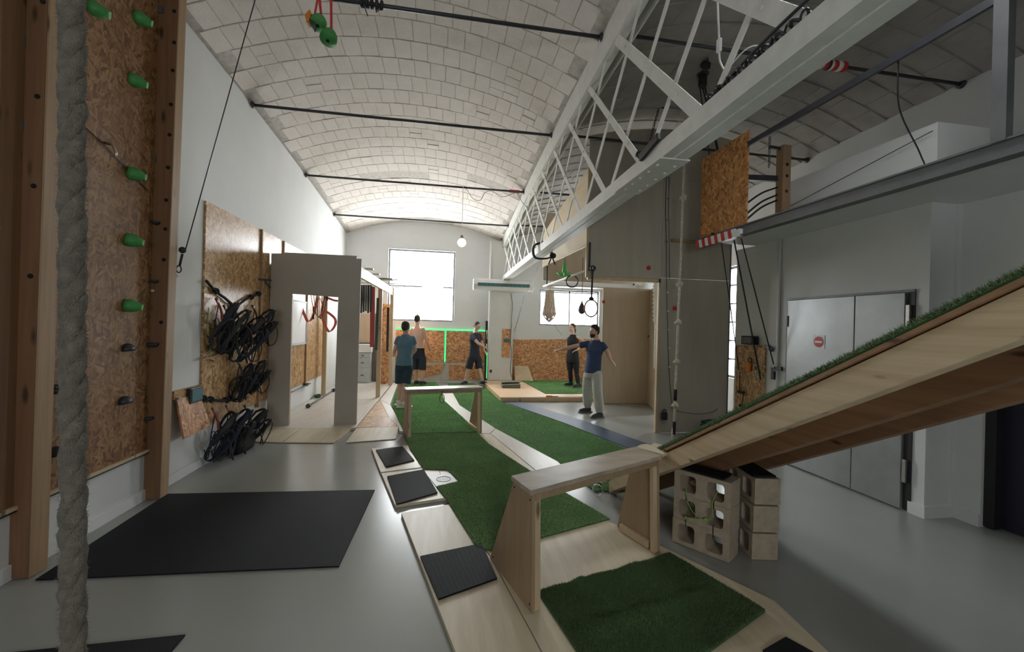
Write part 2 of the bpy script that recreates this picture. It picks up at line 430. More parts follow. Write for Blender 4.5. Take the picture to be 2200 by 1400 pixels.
# ---- vaults: mortar shell and bricks
def shell(x0f, x1f, ys, nu, hole=None):
    mb = MB(); th = .14; g = {}; vs = []; fs = []
    for j, y in enumerate(ys):
        for i in range(nu+1):
            p, a, _ = vault(x0f(y), x1f(y), y, i/nu)
            nrm = Vector((math.sin(a), 0, math.cos(a)))
            g[j, i] = len(vs); vs += [p, p+nrm*th]
    nj = len(ys)-1
    keep = lambda j, i: 0 <= j < nj and 0 <= i < nu and not (hole and hole[0] <= ys[j]+.01 and ys[j+1]-.01 <= hole[1] and hole[2] <= i/nu+1e-3 and (i+1)/nu-1e-3 <= hole[3])
    for j in range(nj):
        for i in range(nu):
            if not keep(j, i): continue
            q = [g[j, i], g[j, i+1], g[j+1, i+1], g[j+1, i]]
            fs.append(tuple(q)); fs.append(tuple(k+1 for k in q[::-1]))
            for (dj, di, a, b) in ((-1,0,q[0],q[1]),(0,1,q[1],q[2]),(1,0,q[2],q[3]),(0,-1,q[3],q[0])):
                if not keep(j+dj, i+di): fs.append((b, a, a+1, b+1))
    mb.add(vs, fs, True); return mb
CW = 0.36                                     # one brick course along the hall
ys_main = [YR-.2+CW*k for k in range(46) if YR-.2+CW*k < YB+.35]
ceil = st(shell(lambda y: XL, xt, ys_main, 26), 'ceiling', 'mortar', label='whitewashed brick barrel vault over the main hall', org=(0, 0, 0))
SKY_Y = (YR-.2+CW*14, YR-.2+CW*17)            # skylight in the side bay
ceil2 = st(shell(xt, lambda y: XO, ys_main, 26, (SKY_Y[0], SKY_Y[1], 4/26, 8/26)), 'ceiling', 'side_vault', label='dull grey vault over the side bay with a skylight', org=(0, 0, 0))
def brick_mesh(w, l, seed):
    r = random.Random(seed); mb = MB(); h = .010
    v = []
    for k, (sx, z) in enumerate(((1, .02), (.972, -h))):
        for i, j in ((-1,-1),(1,-1),(1,1),(-1,1)):
            v.append((i*w/2*sx+r.uniform(-.003,.003), j*l/2*(1-(1-sx)*.6)+r.uniform(-.003,.003), z+(r.uniform(-.003,.003) if k else 0)))
    mb.add(v, [(0,1,2,3),(7,6,5,4),(4,5,1,0),(5,6,2,1),(6,7,3,2),(7,4,0,3)])
    me = mb.mesh('brick'); me.materials.append(M['brick']); return me
BM = [brick_mesh(.203, .345, k) for k in range(5)]
BH = [brick_mesh(.203, .165, 20+k) for k in range(3)]
cands = []
for j, y0 in enumerate(ys_main[:-1]):
    yc = y0+CW/2
    if yc > YB: continue
    _, _, Ltot = vault(XL, xt(yc), yc, .5)
    off = random.uniform(-.10, .10); n = int(Ltot/.208)
    for i in range(-1, n+1):
        u = ((i+.5)*.208+off+.03)/Ltot
        if u*Ltot < .1 or (1-u)*Ltot < .1: continue
        p, a, _ = vault(XL, xt(yc), yc, u)
        cands.append((p, a, yc, random.random() < .06))
def pix(p):
    v = p-Vector((0, 0, CAM_H)); d = v.dot(CF)
    if d < .2: return None
    return 1100+FPX*v.dot(CR)/d, 700-FPX*v.dot(CU)/d, d
seen, rest = [], []
for c in cands:
    q = pix(c[0])
    if q and -30 < q[0] < 1400 and -30 < q[1] < 720: seen.append((q[2], c))
    else: rest.append(c)
seen.sort(key=lambda s: s[0]); near = [c for _, c in seen[:292]]; rest += [c for _, c in seen[292:]]
def brick_mats(c):
    p, a, yc, half = c
    tilt = math.atan((zs(yc+.1)-zs(yc-.1))/.2)
    R = Matrix.Translation(p) @ Matrix.Rotation(tilt+random.uniform(-.008,.008), 4, 'X') @ Matrix.Rotation(a+random.uniform(-.014,.014), 4, 'Y') @ Matrix.Rotation(random.uniform(-.012,.012), 4, 'Z')
    if not half: return [(random.choice(BM), R)]
    return [(random.choice(BH), R @ Matrix.Translation((0, s*.0875, random.uniform(-.004,.004)))) for s in (-1, 1)]
k = 0
for c in near:
    for me, R in brick_mats(c):
        if k >= 300: break
        o = bpy.data.objects.new('brick', me); col.objects.link(o); o.parent = ceil; o.matrix_local = R; k += 1
mb = MB()
for c in rest:
    for me, R in brick_mats(c):
        mb.add([R @ v.co for v in me.vertices], [tuple(p.vertices) for p in me.polygons])
mb.build('brick_field', M['brick'], ceil, kind='stuff')
# side-bay vault: coarse courses read only as faint ridges
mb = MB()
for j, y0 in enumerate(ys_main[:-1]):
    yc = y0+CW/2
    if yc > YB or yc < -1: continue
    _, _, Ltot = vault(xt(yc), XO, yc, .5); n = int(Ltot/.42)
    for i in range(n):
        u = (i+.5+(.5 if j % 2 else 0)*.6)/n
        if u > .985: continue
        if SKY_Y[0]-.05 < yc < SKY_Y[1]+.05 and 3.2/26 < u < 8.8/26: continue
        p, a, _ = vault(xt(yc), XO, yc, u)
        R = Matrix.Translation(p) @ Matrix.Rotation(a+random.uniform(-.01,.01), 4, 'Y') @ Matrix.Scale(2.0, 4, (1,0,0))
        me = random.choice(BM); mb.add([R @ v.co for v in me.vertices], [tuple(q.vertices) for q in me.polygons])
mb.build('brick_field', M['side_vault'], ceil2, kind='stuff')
# skylight frame and pane over the opening
t = thing('window_5', 'skylight set into the side vault', None, (2.6, 2.58, 5.3), kind='structure')
pa, _, _ = vault(xt(2.6), XO, 2.6, 4/26); pb, _, _ = vault(xt(2.6), XO, 2.6, 8/26)
a = MB()
for x in (pa.x-.02, pb.x+.02): a.bx(x-.03, x+.03, SKY_Y[0]-.05, SKY_Y[1]+.05, 5.06, 5.5)
for y in (SKY_Y[0]-.02, SKY_Y[1]+.02): a.bx(pa.x, pb.x, y-.03, y+.03, 5.06, 5.5)
a.build('window_frame', M['white_paint'], t)
MB().bx(pa.x, pb.x, SKY_Y[0], SKY_Y[1], 5.44, 5.45).build('window_pane', M['glass'], t)
# wall strip over the girder closing the gap between the bays
mb = MB(); mb.prism([(xt(YR)-.01, YR-.2, zs(0)-.03), (xt(YR)+.1, YR-.2, zs(0)-.03), (xt(YB)+.1, YB+.2, zs(YB)-.03), (xt(YB)-.01, YB+.2, zs(YB)-.03)], (0, 0, .35))
st(mb, 'trim_1', 'white_paint', label='plastered valley strip where the two vaults meet')

# pillar under the far end of the girder
mb = MB(); mb.bx(1.40, 2.10, 12.3, YB+.1, 0, 4.16)
st(mb, 'pillar', 'white_wall', label='square white pillar carrying the far end of the girder')
mb = MB(); mb.tube([(1.385, 12.27, .15), (1.385, 12.27, 4.15)], .03)
t = mb.build('downpipe', M['white'], label='thin white pipe running up the pillar edge', cat='pipe')

# baseboards
mb = MB(); mb.bx(XL, XL+.018, YR, 6.9, 0, .10); st(mb, 'baseboard_left', 'white_wall', bevel=.004, label='low white skirting along the left wall')
mb = MB(); mb.bx(XR-.018, XR, 3.29, 3.42, 0, .11); mb.bx(XR-.018, 4.79, 3.272, 3.29, 0, .11); mb.bx(4.81, 4.83, 3.08, 3.27, 0, .11)
st(mb, 'baseboard_right', 'white_wall', label='low white skirting at the corner beside the doors')

# metal double door with leaves
t = thing('door_1', 'wide grey sheet-metal double door in the right wall', None, (XR, 4.2, 0), kind='structure')
a = MB(); a.bx(XR-.02, XR+.01, 3.40, 4.93, 2.125, 2.15); a.bx(XR-.02, XR+.01, 4.905, 4.93, .01, 2.125)
a.build('door_frame', M['steel_grey'], t)
MB().bx(XR-.012, XR+.01, 3.40, 3.47, .01, 2.125).build('door_gap', M['black'], t)
MB().bx(XR-.035, XR-.013, 3.99, 4.90, .012, 2.12).build('door_leaf', M['door_metal'], t, bevel=.004)
MB().bx(XR-.035, XR-.013, 3.475, 3.98, .012, 2.12).build('door_leaf', M['door_metal'], t, bevel=.004)
for z in (.28, 1.78): MB().bx(XR-.045, XR-.015, 3.425, 3.46, z, z+.22).build('hinge', M['chrome'], t, bevel=.003)
MB().bx(XR-.045, XR-.03, 4.885, 4.905, 1.78, 1.92).build('hinge', M['steel_dark'], t)
t = thing('door_2', 'dark door with purple light painted into its colour, at the right edge', None, (4.9, 2.55, 0), kind='structure')
MB().bx(4.86, 4.95, 3.0, 3.08, .01, 2.1).build('door_frame', M['black'], t)
MB().bx(4.95, 5.0, 2.0, 3.0, .01, 2.1).build('door_leaf', M['dark_door'], t)
MB().tube([(4.94, 2.1, 1.0), (4.88, 2.1, 1.0), (4.88, 2.22, 1.0)], .012).build('door_handle', M['chrome'], t)

# no-entry sign
t = thing('no_entry_sign', 'square white plate with a red no-entry disc on the metal door', 'sign', (XR-.037, 4.42, 1.53))
MB().bx(XR-.039, XR-.036, 4.34, 4.50, 1.52, 1.68).build('plate', M['white'], t)
MB().lathe([(.064, 0), (.064, .002)], (XR-.0405, 4.42, 1.60), (-1,0,0), 32, False).build('disc', M['red_paint'], t)
MB().bx(XR-.0445, XR-.0425, 4.372, 4.468, 1.588, 1.612).build('bar', M['white'], t)

# mezzanine above the right wall
t = thing('mezzanine', 'white mezzanine slab with steel edge beams above the metal door', None, (4.9, 2, 2.97), kind='structure')
MB().bx(3.615, XO, YR, 5.52, 2.955, 2.984).build('deck', M['white_wall'], t)
a = MB(); a.bx(3.58, 3.66, -2.5, 5.54, 2.985, 3.0); a.bx(3.60, 3.612, -2.5, 5.54, 2.88, 2.985); a.bx(3.56, 3.66, -2.5, 5.54, 2.87, 2.882)
a.build('edge_beam', M['steel_grey'], t)
a = MB(); a.bar((3.6, -2.5, 3.955), (3.6, 4.6, 3.955), .03, .06); a.build('handrail', M['steel_dark'], t)
for y in (2.24, -.2): MB().bx(3.575, 3.635, y-.04, y+.04, 2.99, 4.7).build('upright', M['steel_grey'], t)
MB().bx(3.62, XO, 5.521, 5.54, 2.955, 2.984).build('end_beam', M['steel_dark'], t)
w = MB(); w.bx(XR+.02, XR+.12, 3.27, 5.0, 2.985, 3.70); w.bx(XR+.12, XO, 3.27, 3.37, 2.985, 3.70)
w.build('parapet', M['white_wall'], t)
a = MB(); a.bx(5.2, 5.7, 4.0, 4.4, 2.985, 3.95); a.build('duct_box', M['steel_grey'], t)

# ================================================================ girder and tie rods
g = thing('lattice_girder', 'long white riveted steel lattice girder between the two vaulted bays', 'girder', (xt(6), 6, 2.98))
Y0g, Y1g = -2.8, 12.29
def chord(parts, name):
    mb = MB()
    for (dx0, dx1, f0, f1) in parts:
        rs = []
        for y in np.linspace(Y0g, Y1g, 40):
            x = xt(y); rs.append([(x+dx0, y, f0(y)), (x+dx1, y, f0(y)), (x+dx1, y, f1(y)), (x+dx0, y, f1(y))])
        mb.rings(rs, smooth=False)
    return mb.build(name, M['white_paint'], g)
lo = lambda y: 2.985+.004*max(0, y-4)
chord([(0, .012, lambda y: lo(y), lambda y: lo(y)+.115), (0, .085, lambda y: lo(y)-.012, lambda y: lo(y))], 'lower_chord')
chord([(.19, .202, lambda y: lo(y), lambda y: lo(y)+.115), (.102, .202, lambda y: lo(y)-.012, lambda y: lo(y))], 'lower_chord')
MB().bar((xt(-2.8)+.094, -2.8, 3.03), (xt(12.4)+.094, 12.4, lo(12.4)+.04), .012, .05).build('packing_strip', M['steel_dark'], g)
up = lambda y: zs(y)-.05
chord([(0, .012, lambda y: up(y)-.20, up), (0, .09, lambda y: up(y)-.012, up), (0, .09, lambda y: up(y)-.2, lambda y: up(y)-.19)], 'upper_chord')
chord([(.19, .202, lambda y: up(y)-.20, up), (.11, .202, lambda y: up(y)-.012, up)], 'upper_chord')
rv = MB(); rv2 = []
def flat(ya, za, yb, zb, w, xoff, name):
    a = Vector((xt(ya)+xoff, ya, za)); b = Vector((xt(yb)+xoff, yb, zb))
    MB().bar(a, b, .010, w, (1, 0, 0)) if False else None
    d = (b-a).normalized(); side = Vector((1, 0, 0)).cross(d).normalized()
    o = MB().obox((a+b)/2, Vector((.005, 0, 0)), (b-a)/2, side*w/2).build(name, M['white_paint'], g, bevel=.002)
    return a, b, d
for k in range(-5, 14):
    yb = 2.50+.823*k
    wA = .10 if k < 1 else .07
    if yb+1.48 < 12.4:
        za = lo(yb)+.10; zt = up(yb+1.48)-.17
        a, b, d = flat(yb, za, yb+1.48, zt, wA, .018, 'lattice_bar')
        for s in (.18, .5, .82):
            p = a.lerp(b, s); rv.lathe([(.012, 0), (.010, .006), (.003, .009)], p+Vector((-.006, 0, 0)), (-1, 0, 0), 8)
    yb2 = 2.38+.823*k
    if yb2 < 12.3 and yb2-1.48 > -2.7:
        flat(yb2, lo(yb2)+.10, yb2-1.48, up(yb2-1.48)-.17, .056, .034, 'lattice_bar')
for y in (3.05, 3.2, 3.35, 3.5, 3.65):
    for dx in (.03, .17): rv.lathe([(.013, 0), (.010, .008), (.003, .013)], (xt(y)+dx, y, lo(y)-.020), (0, 0, -1), 8)
rv.build('rivets', M['white_paint'], g, kind='stuff')
MB().obox((xt(3.35)+.1, 3.35, lo(3.35)-.016), (.12, 0, 0), (0, .42, 0), (0, 0, .005)).build('splice_plate', M['white_paint'], g)

rod_y = (4.28, 6.45, 8.85, 11.1)
rod_l = ('nearest', 'second', 'third', 'farthest')
for y, n in zip(rod_y, rod_l):
    z = zs(y)-.02
    t = thing('tie_rod', f'dark steel tie rod across the main vault, {n} of four', 'tie rod', (-.5, y, z), 'tie rods across the main vault')
    MB().tube([(XL+.02, y, z), (xt(y)+.01, y, z)], .020, 10).build('bar', M['steel_dark'], t)
    for x, s in ((XL+.015, 1), (xt(y)-.005, -1)):
        MB().lathe([(.045, 0), (.045, .02), (.022, .035)], (x, y, z), (s, 0, 0), 12).build('end_plate', M['steel_dark'], t)
for y, n in zip((4.2, 6.4, 8.8, 11.0), rod_l):
    z = zs(y)-.02
    t = thing('tie_rod', f'dark steel tie rod across the side vault, {n} of four', 'tie rod', (4, y, z), 'tie rods across the side vault')
    MB().tube([(xt(y)+.2, y, z), (XO-.02, y, z)], .020, 10).build('bar', M['steel_dark'], t)
    MB().lathe([(.05, 0), (.05, .02), (.022, .035)], (XO-.01, y, z), (-1, 0, 0), 12).build('end_plate', M['steel_dark'], t)
# red and white padding on the near side rod
p = onZ(1765, 148, zs(4.2)-.02)
t = thing('rod_padding', 'red and white foam padding strapped round the nearest side tie rod', 'padding', (p.x, 4.2, zs(4.2)-.07))
for i in range(8):
    MB().lathe([(.05, 0), (.055, .01), (.055, .05), (.05, .058)], (p.x-.24+i*.058, 4.2, zs(4.2)-.02), (1, 0, 0), 12).build('pad_band', M['red_paint'] if i % 2 else M['white'], t)
MB().lathe([(.058, 0), (.058, .03)], (p.x-.02, 4.2, zs(4.2)-.02), (1, 0, 0), 12).build('pad_strap', M['black'], t)

# ================================================================ plywood cave in the side bay
cave = thing('plywood_cave', 'tall plywood boulder cave with a doorway in the side bay', 'climbing cave', (3.55, 6.5, 0))
YF = 6.5
def topz(x, y): return vault(xt(y), XO, y, min(1, max(0, (x-xt(y))/(XO-xt(y)))))[0].z-.03
MB().bx(3.55, 4.80, YF, YF+.02, 0.005, 2.545).build('plywood_panel', M['ply_face'], cave, bevel=.002)
MB().bx(2.28, 3.55, YF, YF+.02, 2.53, 4.15).build('plywood_panel', M['ply_face'], cave, bevel=.002)
MB().bx(3.553, 4.80, YF, YF+.02, 2.549, 4.15).build('plywood_panel', M['ply_face'], cave, bevel=.002)
xs = np.linspace(2.28, 4.8, 18)
MB().prism([(2.28, YF+.022, 4.0)]+[(4.8, YF+.022, 4.0)]+[(x, YF+.022, topz(x, YF)-.12) for x in xs[::-1]], (0, .02, 0)).build('plywood_panel', M['ply_face'], cave)
MB().bx(3.525, 3.56, YF+.02, YF+.07, .005, 2.53).build('jamb', M['timber_pale_z'], cave)
MB().bx(2.30, 3.56, YF+.02, YF+.07, 2.47, 2.53).build('lintel', M['timber_pale_z'], cave)
MB().bx(4.80, 4.815, YF-.005, YF+.03, .005, 4.3).build('corner_post', M['steel_dark'], cave)
pz = [(2.26, YF, 3.0), (2.26, 9.5, 3.05), (2.26, 9.5, 3.80), (2.26, 8.3, 4.0), (2.26, YF, 4.25)]
MB().prism(pz, (.022, 0, 0)).build('plywood_panel', M['ply_yz'], cave)
MB().bx(2.255, 2.30, YF-.012, YF+.022, 2.50, 4.28).build('corner_trim', M['timber_pale_z'], cave)
MB().bx(3.58, 4.72, 9.10, 9.12, .005, 2.6).build('plywood_panel', M['ply_xz'], cave)
MB().bx(2.28, 4.72, 9.48, 9.50, 2.75, 4.3).build('plywood_panel', M['ply_xz'], cave)
MB().bx(2.28, 4.72, 9.12, 9.48, 2.60, 2.62).build('plywood_panel', M['ply_xz'], cave)
MB().prism([(4.70, 9.1, .005), (4.34, 7.9, .005), (4.34, 7.9, 2.6), (4.70, 9.1, 2.6)], (.02, -.005, 0)).build('plywood_panel', M['ply_xz'], cave)
# wavy cut board at the inner right side
wy = 7.25
wv = [at(1414, 597, wy)]
for k in range(44):
    py = lerp(597, 790, k/43); tooth = (k*.5) % 1.0 if k < 22 else (.9-(k-22)*.022)
    wv.append(at(1402.5+7*tooth*(1 if k < 22 else .8), py, wy))
wv.append(at(1414, 800, wy))
MB().prism(wv, (0, .015, 0)).build('wavy_board', M['white'], cave)  # white stands in for light from the side window
for px, py, y in ((1393, 575, YF), (1449, 662, YF), (1296, 648, 9.1)):
    p = at(px, py, y); MB().lathe([(.035, 0), (.038, .012), (.02, .03), (.006, .034)], (p.x, y, p.z), (0, -1, 0), 14).build('climbing_hold', M['red_paint'], cave, label='small red screw-on hold')
for px, py in ((1361, 611), (1393, 722), (1393, 846)):
    p = at(px, py, 9.1); MB().lathe([(.022, 0), (.022, .02), (.01, .035)], (p.x, 9.1, p.z), (0, -1, 0), 10).build('knob', M['black'], cave)
MB().bx(3.70, 4.12, YF-.05, YF, 3.14, 3.19).build('batten', M['timber_z'], cave)

# pull-up bar under the cave edge, ring and clamp
t = thing('pull_up_bar', 'white steel pull-up bar hung along the cave edge', 'bar', (2.3, 7.7, 2.6))
pb0, pb1 = Vector((2.33, 6.32, 2.63)), Vector((2.25, 9.3, 2.60))
MB().tube([pb0, pb1], .021, 12).build('tube', M['white'], t)
MB().lathe([(.023, 0), (.023, .02)], pb0, (0, -1, 0), 12).build('end_cap', M['black'], t)
for y in (6.46, 9.2): MB().bar((2.3, y, 2.6), (2.3, y, 3.05), .02, .03).build('hanger', M['steel_dark'], t)
p = at(1270, 662, 6.38)
t = thing('gymnastic_ring', 'wooden gymnastic ring on a dark strap at the near end of the bar', 'ring', (p.x, 6.38, p.z-.12), 'gymnastic rings in the cave')
MB().torus(p, .105, .013, (0.1, 1, 0), 32, 8, 1.25).build('ring', M['timber_z'], t)
MB().strap([p+Vector((0, 0, .13)), (2.33, 6.38, 2.66)], .03, .006, (1, 0, 0)).build('strap', M['grey_fabric'], t)
MB().ell(p+Vector((0, 0, .15)), (.045, .03, .03)).build('knot', M['black_fabric'], t)
MB().ell((2.33, 6.38, 2.63), (.05, .04, .05)).build('clamp', M['steel_dark'], t)
p = at(1229, 604, 7.4)
t = thing('gymnastic_ring', 'dark grey ring hung from the middle of the white bar', 'ring', (p.x, 7.4, p.z-.1), 'gymnastic rings in the cave')
MB().torus(p, .105, .012, (.15, 1, 0), 32, 8).build('ring', M['steel_dark'], t)
MB().strap([p+Vector((0, 0, .10)), (p.x, 7.4, 2.64)], .025, .005, (1, 0, 0)).build('strap', M['black_fabric'], t)
p = at(1250, 660, 8.2)
t = thing('speed_ball', 'dark teardrop speed ball hanging in front of the low window', 'ball', (p.x, 8.2, p.z-.12), None)
MB().lathe([(.002, -.14), (.05, -.12), (.075, -.06), (.065, 0), (.03, .07), (.012, .12), (.006, .14)], p, (0, 0, 1), 16).build('ball', plain('dark_leather', (.08,.045,.05), .5), t)
MB().tube([p+Vector((0, 0, .13)), (p.x, 8.2, 3.1)], .006, 6).build('cord', M['black'], t)
# green propeller-shaped hanging grip
p = at(1213, 583, 7.9)
t = thing('hanging_grip', 'bright green three-armed hanging grip below the cave edge', 'grip', (p.x, 7.9, p.z-.1))
gm = plain('bright_green_resin', (.10,.55,.12), .45)
MB().lathe([(.03, .18), (.04, .1), (.05, 0), (.03, -.08)], p, (0, 0, 1), 12).build('stem', gm, t)
for k in range(3):
    a = .4+k*2*PI/3; d = Vector((math.cos(a), math.sin(a), 0))
    MB().tube([p+Vector((0, 0, -.05)), p+d*.09+Vector((0, 0, -.06)), p+d*.15+Vector((0, 0, -.01))], [.04, .032, .018], 8).build('arm', gm, t)
MB().tube([p+Vector((0, 0, .16)), (p.x, 7.9, 3.1)], .006, 6).build('cord', M['black'], t)
# cargo net bag in front of the low window
p = at(1181, 640, 10.6)
t = thing('net_bag', 'pale woven net bag hanging in front of the low window', 'net', (p.x, 10.6, 1.6))
nb = MB(); zt, zb = at(1181, 622, 10.6).z, at(1181, 692, 10.6).z
prof = lambda s: .11+.12*s*s if s < .75 else .178*(1-(s-.75)/.25)**.7+.004
nm = plain('net_cord', (.48,.40,.33), .9)
for fam in (1, -1):
    for k in range(12):
        pts = []
        for i in range(16):
            s = i/15; a = 2*PI*k/12+fam*s*1.6; r = prof(s)
            pts.append(Vector((p.x+r*math.cos(a), 10.6+r*.7*math.sin(a), lerp(zt, zb, s))))
        nb.tube(pts, .0075, 5)
nb.build('mesh_cords', nm, t)
mb = MB(); mb.rings([[(p.x+prof(s)*.93*math.cos(2*PI*k/14), 10.6+prof(s)*.65*math.sin(2*PI*k/14), lerp(zt-.02, zb+.05, s)) for k in range(14)] for s in (0,.2,.4,.6,.75,.85,.95)])
mb.build('filling', plain('sack_cloth', (.55,.46,.40), .9), t)
MB().tube([(p.x, 10.6, zt), (p.x, 10.6, 4.2)], .008, 6).build('cord', nm, t)

# ================================================================ climbing wall at the left edge
cw = thing('climbing_wall', 'tall OSB climbing wall with heavy timber posts at the left edge', 'climbing wall', (-2.62, 3.85, 0))
def post(y0, y1, xb, xtp, name='post'):
    mb = MB(); mb.add([(-2.668,y0,.003),(xb,y0,.003),(xb,y1,.003),(-2.668,y1,.003),(-2.668,y0,4.82),(xtp,y0,4.82),(xtp,y1,4.82),(-2.668,y1,4.82)],
        [(3,2,1,0),(4,5,6,7),(0,1,5,4),(1,2,6,5),(2,3,7,6),(3,0,4,7)])
    return mb.build(name, M['timber_z'], cw, bevel=.006)
p1 = post(4.45, 4.57, -2.53, -2.475)
p0 = post(3.20, 3.33, -2.555, -2.515)
for y0, y1, pm in ((3.335, 4.445, 'osb_climb'), (3.045, 3.195, 'timber_brown')):
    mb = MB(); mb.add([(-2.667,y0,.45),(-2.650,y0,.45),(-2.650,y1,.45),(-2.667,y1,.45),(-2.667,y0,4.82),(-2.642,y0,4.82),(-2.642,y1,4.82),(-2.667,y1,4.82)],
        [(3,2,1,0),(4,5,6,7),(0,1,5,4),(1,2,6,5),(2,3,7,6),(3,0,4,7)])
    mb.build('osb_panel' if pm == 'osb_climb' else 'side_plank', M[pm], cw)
    MB().bx(-2.667, -2.63, y0, y1, .435, .449).build('ledge', M['black'], cw)
    MB().bx(-2.647, -2.625, y0, y1, .45, .475).build('ledge_batten', M['timber_pale_z'], cw)
def hold(y, z, mat, kind=0, x=-2.648):
    y *= 1.016; z = 1.7+(z-1.7)*1.016
    c = Vector((x+.01, y, z)); mb = MB()
    if kind == 0:
        ax = Vector((.85, .45, -.15)).normalized()
        mb.lathe([(.050, -.02), (.056, .01), (.052, .04), (.040, .072), (.028, .092), (.024, .096)], c, ax, 14)
        o = mb.build('climbing_hold', mat, cw)
        MB().torus(c+ax*.098, .021, .007, ax, 14, 6).build('rim', M['green_light'], o)
        MB().lathe([(.016, 0), (.016, .004)], c+ax*.095, ax, 10).build('bolt_hole', M['hole'], o)
    else:
        mb.rings([[(c.x-.01+d*.6, c.y+.055*s*math.cos(a), c.z+.05*s*max(math.sin(a), -.35)) for a in [2*PI*k/14 for k in range(14)]] for s, d in ((1, 0), (.95, .05), (.7, .085), (.25, .10))])
        o = mb.build('climbing_hold', mat, cw, label='black half-moon hold')
for y, z in ((3.63,3.97),(4.10,4.23),(4.06,3.68),(4.07,2.90),(4.06,2.34),(4.065,1.79),(3.44,2.37)): hold(y, z, M['green_hold'])
hm = plain('slate_resin', (.03,.035,.042), .5)
for y, z in ((4.08,1.42),(4.06,.98),(3.41,1.17),(3.42,.74)): hold(y, z, hm, 1)
for px, py, r in ((337,478,.035),(334,603,.035),(330,738,.05),(322,896,.04)):
    p = at(px, py, 4.45)
    MB().rings([[(p.x+r*s*math.cos(a), 4.445-d, p.z+r*s*.75*max(math.sin(a)*-1, -.25)*-1) for a in [2*PI*k/14 for k in range(14)]] for s, d in ((1, 0), (.9, .03), (.4, .055))]).build('climbing_hold', hm, p1, label='black half-moon hold on the post')
for po, y0, xb, xtp in ((p1, 4.45, -2.532, -2.478), (p0, 3.20, -2.557, -2.518)):  # thin darker brown board over each post's near side
    MB().add([(-2.668,y0-.004,.01),(xb-.004,y0-.004,.01),(xb-.004,y0,.01),(-2.668,y0,.01),(-2.668,y0-.004,4.8),(xtp-.004,y0-.004,4.8),(xtp-.004,y0,4.8),(-2.668,y0,4.8)],
        [(3,2,1,0),(4,5,6,7),(0,1,5,4),(1,2,6,5),(2,3,7,6),(3,0,4,7)]).build('face_board', M['timber_brown'], po, label='dark brown face with peg holes')
hb = MB()
for px, py in ((375,25),(375,92),(372,152),(368,225),(365,290),(362,360),(358,430),(356,492),(353,558),(347,692)):
    p = at(px, py, 4.45); hb.lathe([(.017, 0), (.017, .003)], (p.x, 4.445, p.z), (0, -1, 0), 12, False)
hb.build('peg_holes', M['hole'], p1)
hb = MB()
for px, py in ((94,5),(82,208),(74,400),(67,593)):
    p = at(px, py, 3.2); hb.lathe([(.016, 0), (.016, .003)], (p.x, 3.195, p.z), (0, -1, 0), 12, False)
hb.build('peg_holes', M['hole'], p0)
p = at(340, 625, 4.45); MB().tube([(p.x-.03, 4.44, p.z), (p.x-.02, 4.40, p.z)], .013, 10).build('peg', M['timber_pale_z'], p1)
for px, py in ((43,87),(40,150),(38,267),(20,541)):
    p = at(px, py, 3.19); MB().bx(p.x-.06, p.x+.03, 3.18, 3.197, p.z-.035, p.z+.035).build('steel_strap', M['steel_grey'], cw)
for px, py in ((338,20),(322,342)):
    p = at(px, py, 4.44); MB().bx(p.x-.04, p.x+.05, 4.43, 4.447, p.z-.03, p.z+.03).build('steel_strap', M['steel_grey'], cw)
p = onX(224, 312, -2.64)
MB().tube([(-2.64, p.y-.5, p.z+.15), (-2.635, p.y, p.z), (-2.635, p.y+.5, p.z-.2)], .004, 5).build('wire', M['steel_dark'], cw)
MB().tube([(-2.64, p.y, p.z+.02), (-2.58, p.y, p.z+.01), (-2.555, p.y, p.z-.05), (-2.565, p.y, p.z-.09)], [.012,.011,.01,.008], 8).build('hook', M['chrome'], cw)

# thick rope close to the viewer
yr = .95
ra, rb = at(155, 0, yr), at(157, 1400, yr)
dr = (ra-rb)/(ra.z-rb.z)
t = thing('climbing_rope', 'very thick fuzzy hemp climbing rope hanging close at the left', 'rope', (rb.x, yr, .05))
for k in range(3):
    pts = []
    for i in range(260):
        z = .05+i*(4.95-.05)/259; c = rb+dr*(z-rb.z)
        a = 2*PI*k/3+z*2*PI/.16
        rr = .0075
        pts.append(Vector((c.x+rr*math.cos(a)+.0012*math.sin(z*61+k), c.y+rr*math.sin(a), z)))
    MB().tube(pts, [.0138+.0012*math.sin(i*1.7+k*2)+random.uniform(-.0009,.0009) for i in range(260)], 10).build('strand', M['rope_big'], t)
fz = np.zeros((9000*3, 3))
for i in range(9000):
    z = random.uniform(.06, 4.9); c = rb+dr*(z-rb.z); a = random.uniform(0, 2*PI); r0 = .0190
    d = Vector((math.cos(a), math.sin(a), random.uniform(-.9,.9))); q = Vector((c.x+r0*math.cos(a), c.y+r0*math.sin(a), z))
    sd = Vector((0, 0, .0006)); ln = random.uniform(.003,.008)
    org = Vector((rb.x, yr, .05))
    fz[3*i:3*i+3] = [q-sd-org, q+sd-org, q+d*ln-org]
def tri_mesh(name, V, mat, parent):
    n = len(V)//3; me = bpy.data.meshes.new(name)
    me.vertices.add(3*n); me.vertices.foreach_set('co', np.ascontiguousarray(V, dtype=np.float32).ravel())
    me.loops.add(3*n); me.loops.foreach_set('vertex_index', np.arange(3*n, dtype=np.int32))
    me.polygons.add(n); me.polygons.foreach_set('loop_start', np.arange(0, 3*n, 3, dtype=np.int32))
    me.update(calc_edges=True); me.validate()
    o = link_mesh(name, me, mat, parent); o['kind'] = 'stuff'; return o
tri_mesh('fibres', fz, M['rope_big'], t)

